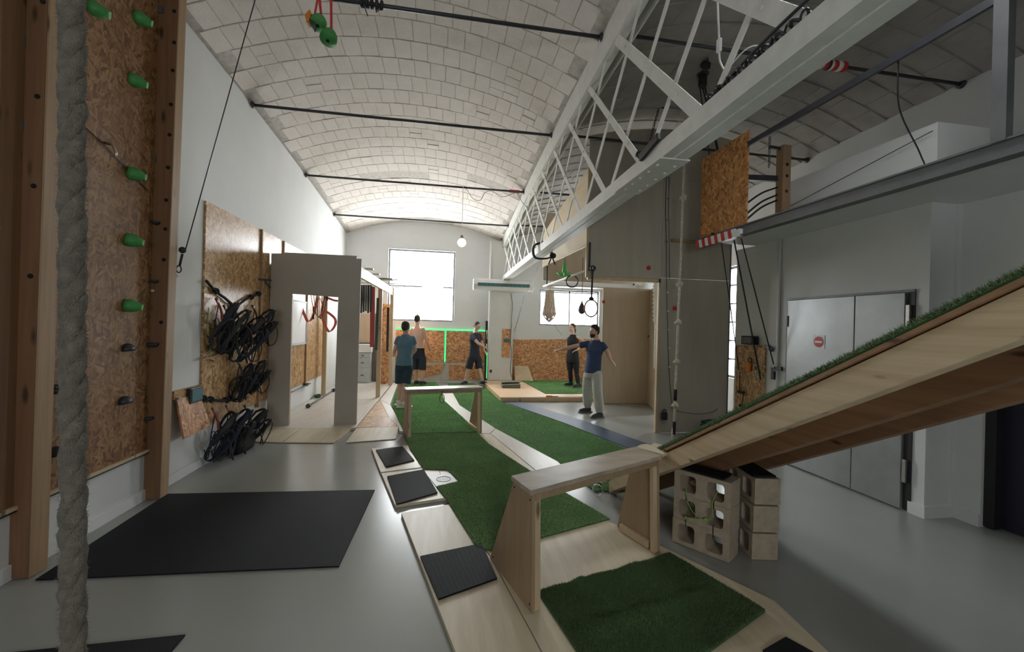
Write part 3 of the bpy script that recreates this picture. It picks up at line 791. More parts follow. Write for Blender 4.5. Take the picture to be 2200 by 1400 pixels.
# steel cable with stopper ball and hook beside the climbing wall
a0, a1 = at(383, 592, 4.62), at(548, 0, 4.62)
a2 = a0+(a1-a0)*1.045
t = thing('steel_cable', 'thin steel cable with a black stopper ball hooked to the left wall', 'cable', tuple(a0))
MB().tube([a0+(a1-a0)*.09, a2], .005, 6).build('wire', M['steel_dark'], t)
MB().ell(at(392, 537, 4.62), .032).build('stopper_ball', M['black'], t)
MB().tube([at(392, 545, 4.62), at(386, 570, 4.62)], .011, 8).build('sleeve', M['black'], t)
MB().torus(at(384, 578, 4.62), .022, .006, (0, 1, 0), 16, 6, 1.5).build('carabiner', M['steel_dark'], t)
MB().tube([a0, Vector((XL+.002, a0.y, a0.z))], .014, 8).build('wall_pin', M['white'], t)

# ================================================================ boards on the left wall
def board(y0, y1, z0, z1, lab, mat='osb_yz', x=XL+.004, th=.02, group='OSB boards on the left wall'):
    return MB().bx(x, x+th, y0, y1, z0, z1).build('osb_board', M[mat], None, label=lab, cat='board', group=group)
board(5.34, 6.82, .46, 3.025, 'glossy OSB board behind the hanging harnesses')
board(6.86, 7.72, .46, 3.03, 'OSB board between the harness board and the painted portal')
board(7.75, 9.05, .46, 3.03, 'OSB board behind the small whiteboard')
board(9.09, 10.35, .46, 3.03, 'OSB board on the left wall farthest from the harnesses')
for y in (6.84, 7.735, 9.07):
    n = {6.84: 'beside the harness board', 7.735: 'behind the painted portal', 9.07: 'under the whiteboard'}[y]
    MB().bx(XL+.004, XL+.05, y-.015, y+.015, .40, 3.03).build('batten', M['timber_z'], label=f'thin dark upright batten {n}', cat='batten')
MB().bx(XL+.004, XL+.03, 4.82, 5.33, .86, .95).build('osb_strip', M['osb_yz'], label='short OSB strip beneath the floodlight', cat='board')
t = thing('hinged_flap', 'pinkish OSB flap hanging on a strap hinge by the harness board', 'flap', (XL+.04, 5.06, .46))
MB().prism([(XL+.03, 4.84, .86), (XL+.10, 4.85, .455), (XL+.10, 5.36, .475), (XL+.03, 5.25, .86)], (.018, 0, .003)).build('panel', M['osb_flap'], t)
MB().bx(XL+.045, XL+.052, 4.86, 4.92, .74, .88).build('hinge', M['chrome'], t)
t = thing('floodlight', 'small black floodlight on the left wall above the flap', 'lamp', (XL+.03, 5.15, .78))
MB().bx(XL+.03, XL+.075, 5.03, 5.27, .78, .945).build('housing', M['black'], t, bevel=.008)
MB().bx(XL+.0755, XL+.079, 5.05, 5.25, .80, .925).build('lens', M['teal'], t)
MB().tube([(XL+.05, 5.15, .79), (XL+.03, 5.3, .72), (XL+.03, 5.38, .60), (XL+.03, 5.4, .48)], .006, 6).build('lead', M['black'], t)

# painted portal with a doorway
t = thing('portal_frame', 'grey primed plywood portal with a doorway cut into it', 'portal', (-1.97, 7.2, .04))
pf = MB(); Z0 = .045
pf.prism([(-2.642,7.2,Z0),(-2.318,7.2,Z0),(-2.313,7.2,2.115),(-1.625,7.2,2.085),(-1.645,7.2,Z0),(-1.30,7.2,Z0),(-1.282,7.2,2.715),(-1.37,7.2,2.72),(-2.45,7.2,2.745),(-2.632,7.2,2.735)], (0, .02, 0))
pf.build('front_panel', M['portal'], t)
MB().bx(-2.45, -1.36, 7.225, 7.29, 2.5, 2.765).build('top_beam', M['portal'], t)
for x0, x1 in ((-2.64, -2.33), (-1.63, -1.31)):
    MB().bx(x0, x0+.05, 7.221, 7.30, Z0, 2.45).build('stud', M['timber_pale_z'], t)
    MB().bx(x1-.05, x1, 7.221, 7.30, Z0, 2.45).build('stud', M['timber_pale_z'], t)

# wooden shelf frame behind the portal
sf = thing('timber_rack', 'pale timber rack with overhead planks behind the portal', 'rack', (-1.9, 9.7, .045))
for x, y in ((-1.33, 9.82), (-1.28, 11.66), (-2.53, 10.05), (-2.60, 12.35)):
    MB().bx(x-.045, x+.045, y-.03, y+.03, .045, 2.62).build('post', M['timber_pale_z'], sf, bevel=.004)
for z in (2.52,): MB().bar((-1.33, 7.31, z), (-1.28, 11.75, z), .045, .18).build('top_beam', M['timber_pale_z'], sf)
MB().bar((-2.58, 7.31, 2.52), (-2.58, 12.4, 2.52), .045, .14).build('top_beam', M['timber_pale_z'], sf)
for y in (7.9, 8.7, 9.78, 10.7, 11.62):
    MB().bar((-2.62, y, 2.64), (-1.05 if y > 9 else -1.2, y, 2.64), .12, .022).build('plank', M['ply_white'], sf)

# ================================================================ floor decks, mats and turf
def deck(name, lab, cat, sheets, z0, z1, mat, group=None):
    x = np.mean([p[0] for s in sheets for p in s]); y = np.mean([p[1] for s in sheets for p in s])
    t = thing(name, lab, cat, (x, y, z0), group)
    for s in sheets:
        c = np.mean(np.array(s), 0)
        s2 = [tuple(c+(np.array(p)-c)*(1-.006/max(.3, np.linalg.norm(np.array(p)-c)))) for p in s]
        MB().slab(s2, z0, z1).build('plywood_sheet', M[mat], t)
    return t
deck('plywood_walkway', 'pale plywood walkway under the green lane with black squares', 'walkway',
     [[(-.86,5.87),(-.62,4.93),(.0,5.1),(-.35,6.0)], [(-.61,4.90),(-.37,4.02),(.12,4.15),(.01,5.07)],
      [(-.30,3.86),(.20,1.85),(.60,1.85),(.40,3.05),(.13,4.0)],
      [(.40,3.05),(.60,1.85),(2.05,1.85),(2.10,2.34),(1.53,3.42),(1.40,3.62),(.13,4.0)],
      [(.13,4.0),(1.40,3.62),(1.20,4.45),(.80,6.55),(-.45,6.5),(-.35,6.0),(.01,5.07)]], .003, .03, 'ply_floor')
deck('plywood_strip', 'pale plywood strip between the two green lanes', 'walkway',
     [[(.805,6.55),(1.21,4.45),(1.5,4.75),(1.48,5.12),(.92,6.86)], [(.80,6.56),(.92,6.87),(.43,8.88),(.31,10.9),(.03,11.4),(.12,9.3),(.60,6.56)]], .003, .03, 'ply_white')
deck('storage_deck', 'low white-washed plywood deck behind the portal', 'deck',
     [[(XL+.02,6.97),(-1.262,6.97),(-1.262,9.5),(XL+.02,9.5)], [(XL+.02,9.505),(-1.262,9.505),(-1.262,YB-.02),(XL+.02,YB-.02)]], .003, .045, 'ply_white')
def wedge(name, lab, a, b, c, d, mat):
    """a-b: raised edge on the deck, c-d: edge on the floor"""
    mb = MB(); mb.add([(a[0],a[1],.004),(b[0],b[1],.004),(d[0],d[1],.004),(c[0],c[1],.004),(a[0],a[1],.044),(b[0],b[1],.044),(d[0],d[1],.014),(c[0],c[1],.014)],
        [(3,2,1,0),(4,5,6,7),(0,1,5,4),(1,2,6,5),(2,3,7,6),(3,0,4,7)])
    mb.build(name, M[mat], label=lab, cat='ramp')
wedge('threshold_board', 'pale threshold board at the left half of the portal foot', (-2.62,6.965),(-2.07,6.965),(-2.60,6.42),(-2.12,6.32),'ply_floor')
wedge('threshold_board', 'pale threshold board at the right half of the portal foot', (-2.06,6.965),(-1.33,6.965),(-2.105,6.32),(-1.42,6.25),'ply_floor')
wedge('threshold_board', 'pale sloped board in front of the OSB triangle', (-1.25,6.96),(-.62,7.02),(-1.26,6.25),(-.60,6.40),'ply_floor')
t = thing('osb_triangle', 'triangular OSB floor sheet beside the far green lane', 'floor sheet', (-1.05, 7.6, .003))
MB().slab([(-1.255,7.0),(-.63,7.04),(-.86,7.78),(-1.255,7.78)], .003, .04).build('osb_sheet', M['osb_xy'], t)
MB().slab([(-1.255,7.785),(-.865,7.785),(-1.25,9.5)], .003, .04).build('osb_sheet', M['osb_xy'], t)
deck('edge_boards', 'pale plywood edge boards left of the far green lane', 'deck',
     [[(-1.24,9.5),(-.86,7.79),(-.62,7.05),(-.58,6.75),(-.50,6.75),(-.96,8.92)], [(-1.24,9.52),(-.97,8.95),(-1.12,12.2),(-1.25,12.2)]], .003, .035, 'ply_white')
t = thing('side_deck', 'warm plywood deck in front of the end wall of the side bay', 'deck', (2.8, 11, 0))
MB().slab([(1.36,9.42),(3.58,9.5),(3.58,9.14),(4.9,9.14),(4.9,12.55),(2.12,12.55),(2.12,12.28),(1.30,12.28),(1.25,11.7)], .004, .10).build('top_sheet', M['ply_orange'], t)
MB().slab([(1.36,9.40),(3.56,9.40),(3.56,9.42),(1.36,9.42)], .004, .095).build('edge_batten', M['timber_pale_z'], t)

def poly_in(P, x, y):
    P = np.array(P); n = len(P); r = np.zeros(len(x), bool); j = n-1
    for i in range(n):
        c = ((P[i,1] > y) != (P[j,1] > y)) & (x < (P[j,0]-P[i,0])*(y-P[i,1])/(P[j,1]-P[i,1]+1e-12)+P[i,0]); r ^= c; j = i
    return r
def wrinkle0(x, y): return np.zeros_like(x)
def turf(name, lab, P, z, n, ln, wr=wrinkle0, mat='turf', cat='turf', grid=None):
    P = np.array(P); lo_, hi_ = P.min(0), P.max(0); c = P.mean(0)
    t = thing(name, lab, cat, (c[0], c[1], z), 'strips of artificial turf')
    if grid is None:
        MB().slab([tuple(p) for p in P], z, z+.008).build('backing', M['turf_back'], t)
    else:
        nu, nv = grid; g = MB(); vs = []; fs = []
        for j in range(nv+1):
            for i in range(nu+1):
                u, v = i/nu, j/nv
                q = (P[0]*(1-u)+P[1]*u)*(1-v)+(P[3]*(1-u)+P[2]*u)*v
                zz = z+.008+float(wr(np.array([q[0]]), np.array([q[1]]))[0]); vs.append((q[0], q[1], zz))
        nb = len(vs); vs += [(x, y, z) for x, y, _ in vs]
        for j in range(nv):
            for i in range(nu):
                k = j*(nu+1)+i; q = (k, k+1, k+nu+2, k+nu+1); fs.append(q); fs.append(tuple(x+nb for x in q[::-1]))
        for i in range(nu):
            fs.append((i+1, i, i+nb, i+1+nb)); k = nv*(nu+1)+i; fs.append((k, k+1, k+1+nb, k+nb))
        for j in range(nv):
            k = j*(nu+1); fs.append((k, k+nu+1, k+nu+1+nb, k+nb)); k += nu; fs.append((k+nu+1, k, k+nb, k+nu+1+nb))
        g.add(vs, fs, True).build('backing', M['turf_back'], t)
    need = n; X = np.empty(0); Y = np.empty(0)
    while len(X) < n:
        x = rng.uniform(lo_[0], hi_[0], n); y = rng.uniform(lo_[1], hi_[1], n); k = poly_in(P, x, y)
        X = np.concatenate([X, x[k]]); Y = np.concatenate([Y, y[k]])
    X, Y = X[:n], Y[:n]
    a = rng.uniform(0, 2*np.pi, n); l = ln*rng.uniform(.6, 1.25, n); w = ln*.13*rng.uniform(.7, 1.3, n)
    Z = z+.006+wr(X, Y); le = rng.uniform(.1, .75, n); la = rng.uniform(0, 2*np.pi, n)
    V = np.empty((n, 3, 3)); V[:,0] = np.stack([X-np.cos(a)*w, Y-np.sin(a)*w, Z], 1); V[:,1] = np.stack([X+np.cos(a)*w, Y+np.sin(a)*w, Z], 1)
    V[:,2] = np.stack([X+np.cos(la)*le*l, Y+np.sin(la)*le*l, Z+l*np.sqrt(1-np.minimum(le,.95)**2)], 1)
    V -= np.array([c[0], c[1], z])
    tri_mesh('blades', V.reshape(-1, 3), M[mat], t)
    return t
turf('turf_strip', 'green turf lane running from the near hurdle to the far hurdle', [(-.49,6.55),(-.36,5.79),(-.15,4.97),(.12,4.92),(.24,4.55),(.0,4.42),(.10,4.08),(.31,3.18),(.42,3.12),(1.50,3.52),(1.18,4.40),(.71,5.93),(.60,6.58)], .032, 110000, .016)
turf('turf_strip', 'green turf lane beyond the far hurdle toward the tall window', [(-.49,6.58),(.62,6.62),(.13,9.30),(.02,11.5),(-.1,12.3),(-1.10,12.3),(-.94,8.92)], .036, 90000, .018, mat='turf_bright')
turf('turf_strip', 'second green turf lane running beside the blue rubber strip', [(.30,10.9),(.42,8.88),(.90,6.86),(1.45,5.14),(1.62,4.2),(2.25,4.2),(2.66,5.50),(2.17,7.29),(1.37,9.28),(1.24,11.7),(.9,12.3),(.25,12.3)], .006, 120000, .016, mat='turf_bright')
wrf = lambda x, y: .022*np.exp(-(((y-2.30)-.25*(x-1.2))/.06)**2)*(x > .6)*np.clip((x-.7)*4, 0, 1)*np.clip((1.85-x)*4, 0, 1)+.018*np.exp(-(((x-1.05)+.5*(y-2.45))/.05)**2)*np.clip((y-2.25)*5, 0, 1)+.010*np.sin(x*9+y*4)**2
turf('turf_mat', 'rumpled dark green turf mat in front of the near hurdle', [(.58,1.78),(1.78,1.86),(1.72,2.92),(.64,2.60)] if False else [(.64,2.60),(1.72,2.92),(1.95,2.25),(.80,1.72)], .032, 130000, .014, wrf, 'turf_dark', grid=(48, 40))
turf('turf_mat', 'green turf mat on the warm deck under the low window', [(2.36,12.28),(2.50,9.86),(3.5,9.86),(3.54,9.5),(4.85,9.5),(4.85,12.3)], .102, 40000, .02, mat='turf_bright')

def mat_slab(name, lab, P, z0, z1, mat='rubber', group='black rubber mats'):
    return MB().slab(P, z0, z1).build(name, M[mat], None, label=lab, cat='mat', group=group)
mat_slab('rubber_mat', 'large black rubber mat in front of the climbing wall', [(-2.53,4.56),(-.613,4.466),(-.651,3.098),(-2.50,3.17)], .003, .012)
mat_slab('rubber_mat', 'black rubber mat cut off at the bottom left edge', [(-2.45,2.49),(-1.30,2.523),(-1.33,1.4),(-2.45,1.4)], .003, .012)
G = 'black squares on the walkway'
def sq_mat(lab, P, z=.032):
    t = thing('rubber_square', lab, 'mat', (P[0][0], P[0][1], z), G); c = np.mean(np.array(P), 0)
    MB().slab(P, z, z+.012).build('sheet', M['rubber'], t)
    rb = MB(); A, B, C, D = [Vector((p[0], p[1], z+.0122)) for p in P]
    for i in range(14):
        s = (i+.5)/14; rb.bar(A.lerp(B, s), D.lerp(C, s), .006, .0014)
    rb.build('ridges', M['rubber'], t)
sq_mat('small black rubber square nearest the OSB triangle', [(-.785,5.756),(-.461,5.901),(-.272,5.291),(-.572,5.064)])
sq_mat('black rubber square next to the white drain plate', [(-.525,4.758),(-.148,4.946),(.013,4.255),(-.351,4.02)])
sq_mat('black rubber square nearest the left foot of the near hurdle', [(-.10,3.099),(.351,3.228),(.409,2.772),(.03,2.605)])
sq_mat('black rubber square cut off at the bottom edge by the turf mat', [(1.70,1.97),(1.90,2.04),(2.02,1.80),(1.80,1.72)])
t = thing('drain_plate', 'white square plate with a drawn circle set beside the green lane', 'plate', (.06, 4.65, .032))
MB().slab([(-.10,4.76),(.15,4.80),(.215,4.55),(.0,4.43)], .032, .036).build('plate', M['white'], t)
MB().torus((.075, 4.63, .0368), .075, .003, (0,0,1), 28, 5).build('circle_line', M['steel_dark'], t)
for i in range(7):
    MB().tube([(.02+.018*i, 4.60, .0372), (.03+.018*i, 4.66, .0372)], .0012, 4).build('scribble', M['steel_dark'], t)
MB().slab([(1.42,9.37),(1.80,9.37),(2.62,7.40),(3.12,5.66),(2.72,5.52),(2.20,7.29)], .003, .011).build('rubber_strip', M['blue_mat'], None, label='dark blue rubber strip along the second green lane', cat='mat')

# ================================================================ hurdles
def hurdle(lab, nl, fl_, nr, fr, zt):
    """plan feet: near-left, far-left, near-right, far-right"""
    nl, fl_, nr, fr = [Vector((p[0], p[1], .032)) for p in (nl, fl_, nr, fr)]
    c = (nl+nr)/2; t = thing('plywood_hurdle', lab, 'hurdle', (c.x, c.y, .032), 'plywood hurdles')
    ac = (nr-nl).normalized(); th = .022; Z = Vector((0, 0, zt-.032-.03))
    for n, f, s in ((nl, fl_, 1), (nr, fr, -1)):
        d = (f-n).normalized(); dep = .25
        n0 = n; f0 = f
        nt = n+d*.03+Z; ft = n+d*(.03+dep)+Z
        o = MB().prism([n0, f0, ft, nt], ac*th*s).build('side_panel', M['bench'], t, bevel=.003)
        MB().prism([n0+ac*s*th+d*.005, n0+ac*s*(th+.045)+d*.005, nt+ac*s*(th+.045)+d*.005-Vector((0,0,.03)), nt+ac*s*th+d*.005-Vector((0,0,.03))], d*.04).build('leg_batten', M['timber_pale_z'], t, bevel=.003)
        b = d*.05
        MB().bar(f0+ac*s*(th+.02)+Vector((0,0,.03))-d*.06, n0+ac*s*(th+.02)+Vector((0,0,.03))+d*.08, .035, .05).build('foot_batten', M['timber_pale_z'], t)
        for q in (n0.lerp(nt, .06)+d*.03, n0.lerp(nt, .94)+d*.03, f0.lerp(ft, .06)-d*.04, f0.lerp(ft, .94)-d*.03):
            MB().lathe([(.006, 0), (.006, .002)], q-ac*s*.0005, -ac*s, 8, False).build('screw', M['hole'], o)
    dl = (fl_-nl).normalized(); dr2 = (fr-nr).normalized()
    n0, n1 = nl+dl*.02-ac*.02+Z, nr+dr2*.02+ac*.02+Z
    f0, f1 = nl+dl*.29-ac*.02+Z, nr+dr2*.29+ac*.02+Z
    U = Vector((0, 0, .03))
    MB().prism([n0, n1, f1, f0], U).build('top_board', M['bench_top'], t, bevel=.004)
    MB().prism([n0+dl*.012+ac*.045, n1+dr2*.012-ac*.045, n1+dr2*.034-ac*.045, n0+dl*.034+ac*.045], Vector((0, 0, -.045))).build('front_rail', M['bench'], t, bevel=.002)
    return t
hurdle('near plywood hurdle with a worn top, between turf mat and ramp', (.565,2.41), (.389,3.03), (1.67,2.97), (1.53,3.40), .745)
hurdle('far plywood hurdle standing across the green lane', (-.445,6.33), (-.53,6.75), (.671,6.57), (.53,7.15), .735)
p = at(940, 848, 6.5)
t = thing('cord_loop', 'small dark cord loop hanging from the far hurdle', 'cord', (.0, 6.42, .55), None)
MB().torus((.05, 6.46, .585), .035, .005, (0, 1, 0), 18, 6, 1.9).build('loop', M['black_fabric'], t)
MB().tube([(.05, 6.46, .65), (.05, 6.455, .70)], .006, 6).build('stem', M['black_fabric'], t)

# ================================================================ turf ramp on timbers
rp = thing('turf_ramp', 'long timber ramp covered with artificial turf rising toward the viewer', 'ramp', (2.2, 4.17, 0))
D = Vector((-.00996, -1.012, .5438)); Dn = D.normalized(); UPR = Vector((1,0,0)).cross(-Dn).normalized()
if UPR.z < 0: UPR = -UPR
P0 = Vector((1.76, 4.17, .004)); S = 3.75; VH = .16
for dx in (0, .48, .90):
    a = P0+Vector((dx, 0, 0)); e = a+D*S
    low = [a, a+Vector((0, .02, .10)), a+Vector((0, -.08, .185)), e+Vector((0, 0, VH)), e]
    MB().prism(low, (.07, 0, 0)).build('timber', M['timber_y'] if dx == 0 else M['timber_dark'], rp, bevel=.004)
a = P0+Vector((-.012, .06, .125)); e = P0+D*S+Vector((-.012, 0, VH+.004))
MB().prism([a, a+Vector((1.0, 0, 0)), e+Vector((1.0, 0, 0)), e], UPR*.018).build('decking', M['timber_dark'], rp)
a2, e2 = a+UPR*.019, e+UPR*.019
MB().prism([a2+Vector((.005,0,0)), a2+Vector((.995, 0, 0)), e2+Vector((.995, 0, 0)), e2+Vector((.005,0,0))], UPR*.012).build('turf_backing', M['turf_back'], rp)
nb = 60000; uu = np.concatenate([rng.uniform(0, 1, nb//2), rng.uniform(0, .05, nb//2)]); vv = rng.uniform(0, 1, nb)
A = np.array(a2+UPR*.01); E_ = np.array(e2+UPR*.01); base = A+(E_-A)*vv[:, None]+np.array([1, 0, 0])*uu[:, None]*.995
ln = rng.uniform(.014, .034, nb); dirn = np.array(UPR)+rng.normal(0, .55, (nb, 3)); dirn /= np.linalg.norm(dirn, axis=1)[:, None]
sd = rng.normal(0, 1, (nb, 3)); sd -= (sd*dirn).sum(1)[:, None]*dirn; sd /= np.linalg.norm(sd, axis=1)[:, None]
V = np.stack([base-sd*.0022, base+sd*.0022, base+dirn*ln[:, None]], 1)-np.array(rp.location)
tri_mesh('turf_blades', V.reshape(-1, 3), M['turf_dark'], rp)
top = P0+D*S
for dx in (.03, .93): MB().bx(top.x+dx-.045, top.x+dx+.045, top.y-.06, top.y+.06, .003, top.z+.02).build('support_leg', M['timber_z'], rp)
# hook ring at the ramp foot
t = thing('carabiner', 'steel carabiner on a short rope at the foot of the ramp', 'carabiner', (1.62, 4.1, .03))
MB().torus((1.60, 4.07, .075), .05, .007, (.5, .8, .3), 20, 8, 1.3).build('ring', M['chrome'], t)
MB().tube([(1.63, 4.12, .12), (1.70, 4.2, .12), (1.745, 4.22, .09)], .014, 8).build('rope_tail', M['rope'], t)
MB().tube([(1.55, 4.25, .10), (1.60, 4.16, .13), (1.64, 4.10, .12), (1.61, 4.05, .115)], .012, 8).build('rope_tail', M['black_fabric'], t)
# pad bridging hurdle and ramp
t = thing('foam_pad', 'bent pale plywood lip bridging the near hurdle and the ramp', 'pad', (1.80, 3.12, .70))
lp0 = Vector((1.645, 3.13, 0)); lac = Vector((.887, .457, 0))
mb = MB(); mb.strap(curve([lp0+lac*a_+Vector((0, 0, z_)) for a_, z_ in ((0,.735),(.06,.742),(.13,.735),(.19,.722),(.25,.735))], 16), .25, .022, (-.33,.94,0)); mb.build('lip', M['ply_floor'], t)

# ================================================================ concrete blocks under the ramp
def block_mesh():
    Lb, Db, Hb = .43, .19, .193          # length, depth, height of the face
    def rr(cx, cz, w, h, r, n=4):
        pts = []
        for qx, qz, a0 in ((1,1,0),(-1,1,90),(-1,-1,180),(1,-1,270)):
            for k in range(n+1):
                a = math.radians(a0+90*k/n); pts.append((cx+qx*(w/2-r)+r*math.cos(a), cz+qz*(h/2-r)+r*math.sin(a)))
        return pts
    bm = bmesh.new()
    def ringv(pts, y): return [bm.verts.new((x, y, z)) for x, z in pts]
    outer = [(-Lb/2,0),(-.012,0),(.012,0),(Lb/2,0),(Lb/2,Hb*.42),(Lb/2,Hb*.58),(Lb/2,Hb),(.0,Hb),(-Lb/2,Hb),(-Lb/2,Hb*.58),(-Lb/2,Hb*.42)]
    holes = [rr(-.105, Hb/2, .128, .132, .026), rr(.105, Hb/2, .128, .132, .026)]
    for y in (0, Db):
        loops = [ringv(outer, y)]+[ringv(h, y) for h in holes]
        es = [bm.edges.new((l[i], l[(i+1)%len(l)])) for l in loops for i in range(len(l))]
        bmesh.ops.triangle_fill(bm, use_beauty=True, edges=es)
        if y == 0: f0 = loops
        else:
            for la, lb in zip(f0, loops):
                for i in range(len(la)):
                    j = (i+1) % len(la); bm.faces.new((la[i], la[j], lb[j], lb[i]))
    # groove in the middle of the face
    bmesh.ops.recalc_face_normals(bm, faces=bm.faces)
    me = bpy.data.meshes.new('concrete_block'); bm.to_mesh(me); bm.free(); me.materials.append(M['concrete_block']); return me
bm_ = block_mesh()
def block(x, y, z, rot, lab):
    o = link_mesh('concrete_block', bm_, None, None, (x, y, z)); o.rotation_euler = (0, 0, rot)
    set_tags(o, lab, 'block', 'hollow concrete blocks under the ramp'); return o
A1 = math.atan2(2.811-3.165, 2.123-1.886)
c1 = Vector(((1.886+2.123)/2, (3.165+2.811)/2, 0))
for i, n in enumerate(('bottom', 'middle', 'top')):
    block(c1.x+.004*i, c1.y+.003*i, .003+i*.194, A1+(.02, -.01, .005)[i], f'{n} hollow block of the left stack, two square holes facing out')
A2 = math.atan2(2.836-3.0, 2.334-2.364)
d2 = Vector((math.cos(A2), math.sin(A2), 0)); 
for i, n in enumerate(('bottom', 'middle', 'top')):
    # seen mostly from its plain end: length axis runs back from the near corner
    e = Vector((2.334, 2.836, 0)); ln_ = Vector((.03, .16, 0)).normalized()
    c = e+ln_*.215
    block(c.x+.006*i, c.y, .003+i*.205, math.atan2(-ln_.y, -ln_.x), f'{n} hollow block of the right stack, plain end facing out')
for z_, c_, ro, lab in ((.586, c1+Vector((.06,.09,0)), A1, 'black rubber pad on top of the left block stack'), (.612, Vector((2.45, 3.02, 0)), math.atan2(-.16, -.03), 'black rubber pad on top of the right block stack')):
    mb = MB(); dx = Vector((math.cos(ro), math.sin(ro), 0)); dy = Vector((-dx.y, dx.x, 0))
    mb.obox(c_+Vector((0,0,z_+.012)), dx*.2, dy*.085, Vector((0,0,.008))); mb.build('rubber_pad', M['rubber'], label=lab, cat='pad')
# green cord tied through the left stack
n1 = Vector((math.sin(A1), -math.cos(A1), 0)); u1 = Vector((math.cos(A1), math.sin(A1), 0))
def bf(u, z, o=.012): return Vector((c1.x, c1.y, 0))+u1*u+n1*o+Vector((0, 0, z))
t = thing('green_string', 'thin green cord tied through the holes of the left block stack', 'cord', tuple(bf(0, .2)))
MB().tube(curve([bf(-.12,.47,-.01), bf(-.10,.38), bf(-.06,.30), bf(.0,.265), bf(.06,.27), bf(.10,.31), bf(.09,.40), bf(.12,.50,-.02)], 32), .0035, 5).build('cord', M['green_cord'], t)
MB().tube(curve([bf(.04,.268), bf(-.03,.25,.02), bf(-.10,.235,.02)], 12), .005, 5).build('tail', M['green_cord'], t)
MB().ell(bf(-.105,.233,.02), .012).build('tail_knot', M['green_cord'], t)
MB().ell(bf(.05,.27,.016), .014).build('knot', M['green_cord'], t)
for k, (u0, z0, z1) in enumerate(((-.11,.16,.23), (.10,.14,.25), (-.11,.36,.42), (.10,.36,.43))): MB().tube([bf(u0, z0, .003), bf(u0, z1, .003)], .003, 5).build('tie', M['black'], t)

# ================================================================ harness rack on the left wall
def rope_knots(name, lab, pts, knots, r=.016):
    t = thing(name, lab, 'rope', tuple(Vector(pts[0])))
    MB().tube(curve(pts, 30), r, 8).build('rope', M['black_fabric'], t)
    for k in knots:
        mb = MB(); mb.torus(k, .026, .017, (1, .5, .3), 14, 7); mb.torus(Vector(k)+Vector((0,.012,.004)), .024, .016, (0, 1, .6), 14, 7); mb.build('knot', M['black_fabric'], t)
    return t
HX = -2.615
hx = lambda px, py, x=HX: onX(px, py, x)
rope_knots('hanging_rope', 'upper black knotted rope carrying the climbing harnesses', [hx(443,603), hx(463,625), hx(483,640), hx(506,656), hx(530,642), hx(555,632)], [hx(463,625), hx(506,656), hx(539,638), hx(555,631)])
rope_knots('hanging_rope', 'lower black knotted rope above the floor harnesses', [hx(437,857), hx(452,858), hx(478,860), hx(505,858), hx(530,853)], [hx(437,856), hx(452,858), hx(487,859)], .015)
hg = [M['black_fabric'], plain('dark_navy_webbing', (.025,.03,.05), .85), plain('charcoal_webbing', (.03,.03,.032), .85), plain('slate_webbing', (.045,.045,.048), .85)]
def harness(lab, top, w, h, seed, tie=(.5,.1,.08), dep=.10):
    """hanging climbing harness: belt and leg loops as flat webbing, drop straps, buckle, carabiner"""
    h *= 1.18; w *= 1.08; dep *= 1.5
    r = random.Random(seed); top = Vector(top)
    t = thing('climbing_harness', lab, 'harness', (top.x, top.y, top.z-h), 'climbing harnesses on the left wall')
    tm = plain('tie_in_webbing', tie, .8)
    MB().torus(top+Vector((.03, 0, -.03)), .018, .005, (1, .2, 0), 16, 6, 1.9).build('carabiner', M['chrome'], t)
    def loop(c, rw, rh, ph, tilt, n=26):
        out = []
        for k in range(n):
            a = 2*PI*k/n
            out.append(Vector((c.x+dep*.5*(1+math.cos(a+ph)), c.y+rw*math.sin(a)+tilt*math.cos(a), c.z-rh+rh*math.cos(a)+r.uniform(-.006,.006))))
        return out
    b = top+Vector((0, 0, -.07))
    MB().strap(loop(b, w*.42, h*.30, .4, .02), .050, .016, (.8, .6, .1), True).build('waist_belt', hg[seed % 4], t)
    MB().strap(loop(b+Vector((.015, w*.1, .01)), w*.34, h*.26, 1.0, -.02), .034, .012, (.7, -.6, .2), True).build('belt_padding', hg[(seed+1) % 4], t)
    for s in (-1, 1):
        c = b+Vector((.03*s*.3, s*w*.24, -h*.28))
        MB().strap(loop(c, w*.24, h*.30, .5*s, .03*s), .040, .014, (.7, .6*s, 0), True).build('leg_loop', hg[(seed+2) % 4], t)
        MB().torus(c+Vector((.05, s*w*.06, -h*.32)), .03, .006, (1, .3*s, .2), 14, 6).build('buckle', M['chrome'] if seed % 2 else M['steel_grey'], t)
        MB().tube(curve([b+Vector((.04, s*w*.05, -.02)), c+Vector((.06, s*.03, -h*.1)), c+Vector((.05, s*w*.2, -h*.5)), c+Vector((.03, s*w*.34, -h*.32))], 18), .006, 6).build('elastic_strap', hg[(seed+1) % 4], t)
    MB().tube(curve([top, b+Vector((.06, 0, -h*.1)), b+Vector((.07, w*.04, -h*.3))], 14), .013, 7).build('tie_in_loop', tm, t)
    for k in range(4):
        y0 = r.uniform(-.35, .35)*w; q = b+Vector((r.uniform(.02, dep), y0, -h*.35)); rw = r.uniform(.10, .2)*w+.03
        MB().tube([q+Vector((.06*math.sin(a+k*1.3), rw*math.sin(a), -h*.26+h*.30*math.cos(a))) for a in [2*PI*i/22 for i in range(22)]], .007, 6, True).build('cord_loop', hg[(seed+k) % 4], t)
    for k in range(3):
        y0 = r.uniform(-.35, .35)*w
        MB().torus(b+Vector((.07, y0, -h*r.uniform(.35, .6))), r.uniform(.025,.045), .005, (1, r.uniform(-.4,.4), 0), 18, 6, 1.3).build('gear_loop', hg[(seed+k) % 4], t)
    return t
harness('leftmost climbing harness on the upper rope with a red tie-in loop', hx(463,640), .30, .52, 1, (.30,.05,.04), .16)
harness('second climbing harness from the left on the upper rope', hx(480,655), .30, .50, 2, (.08,.08,.08), .2)
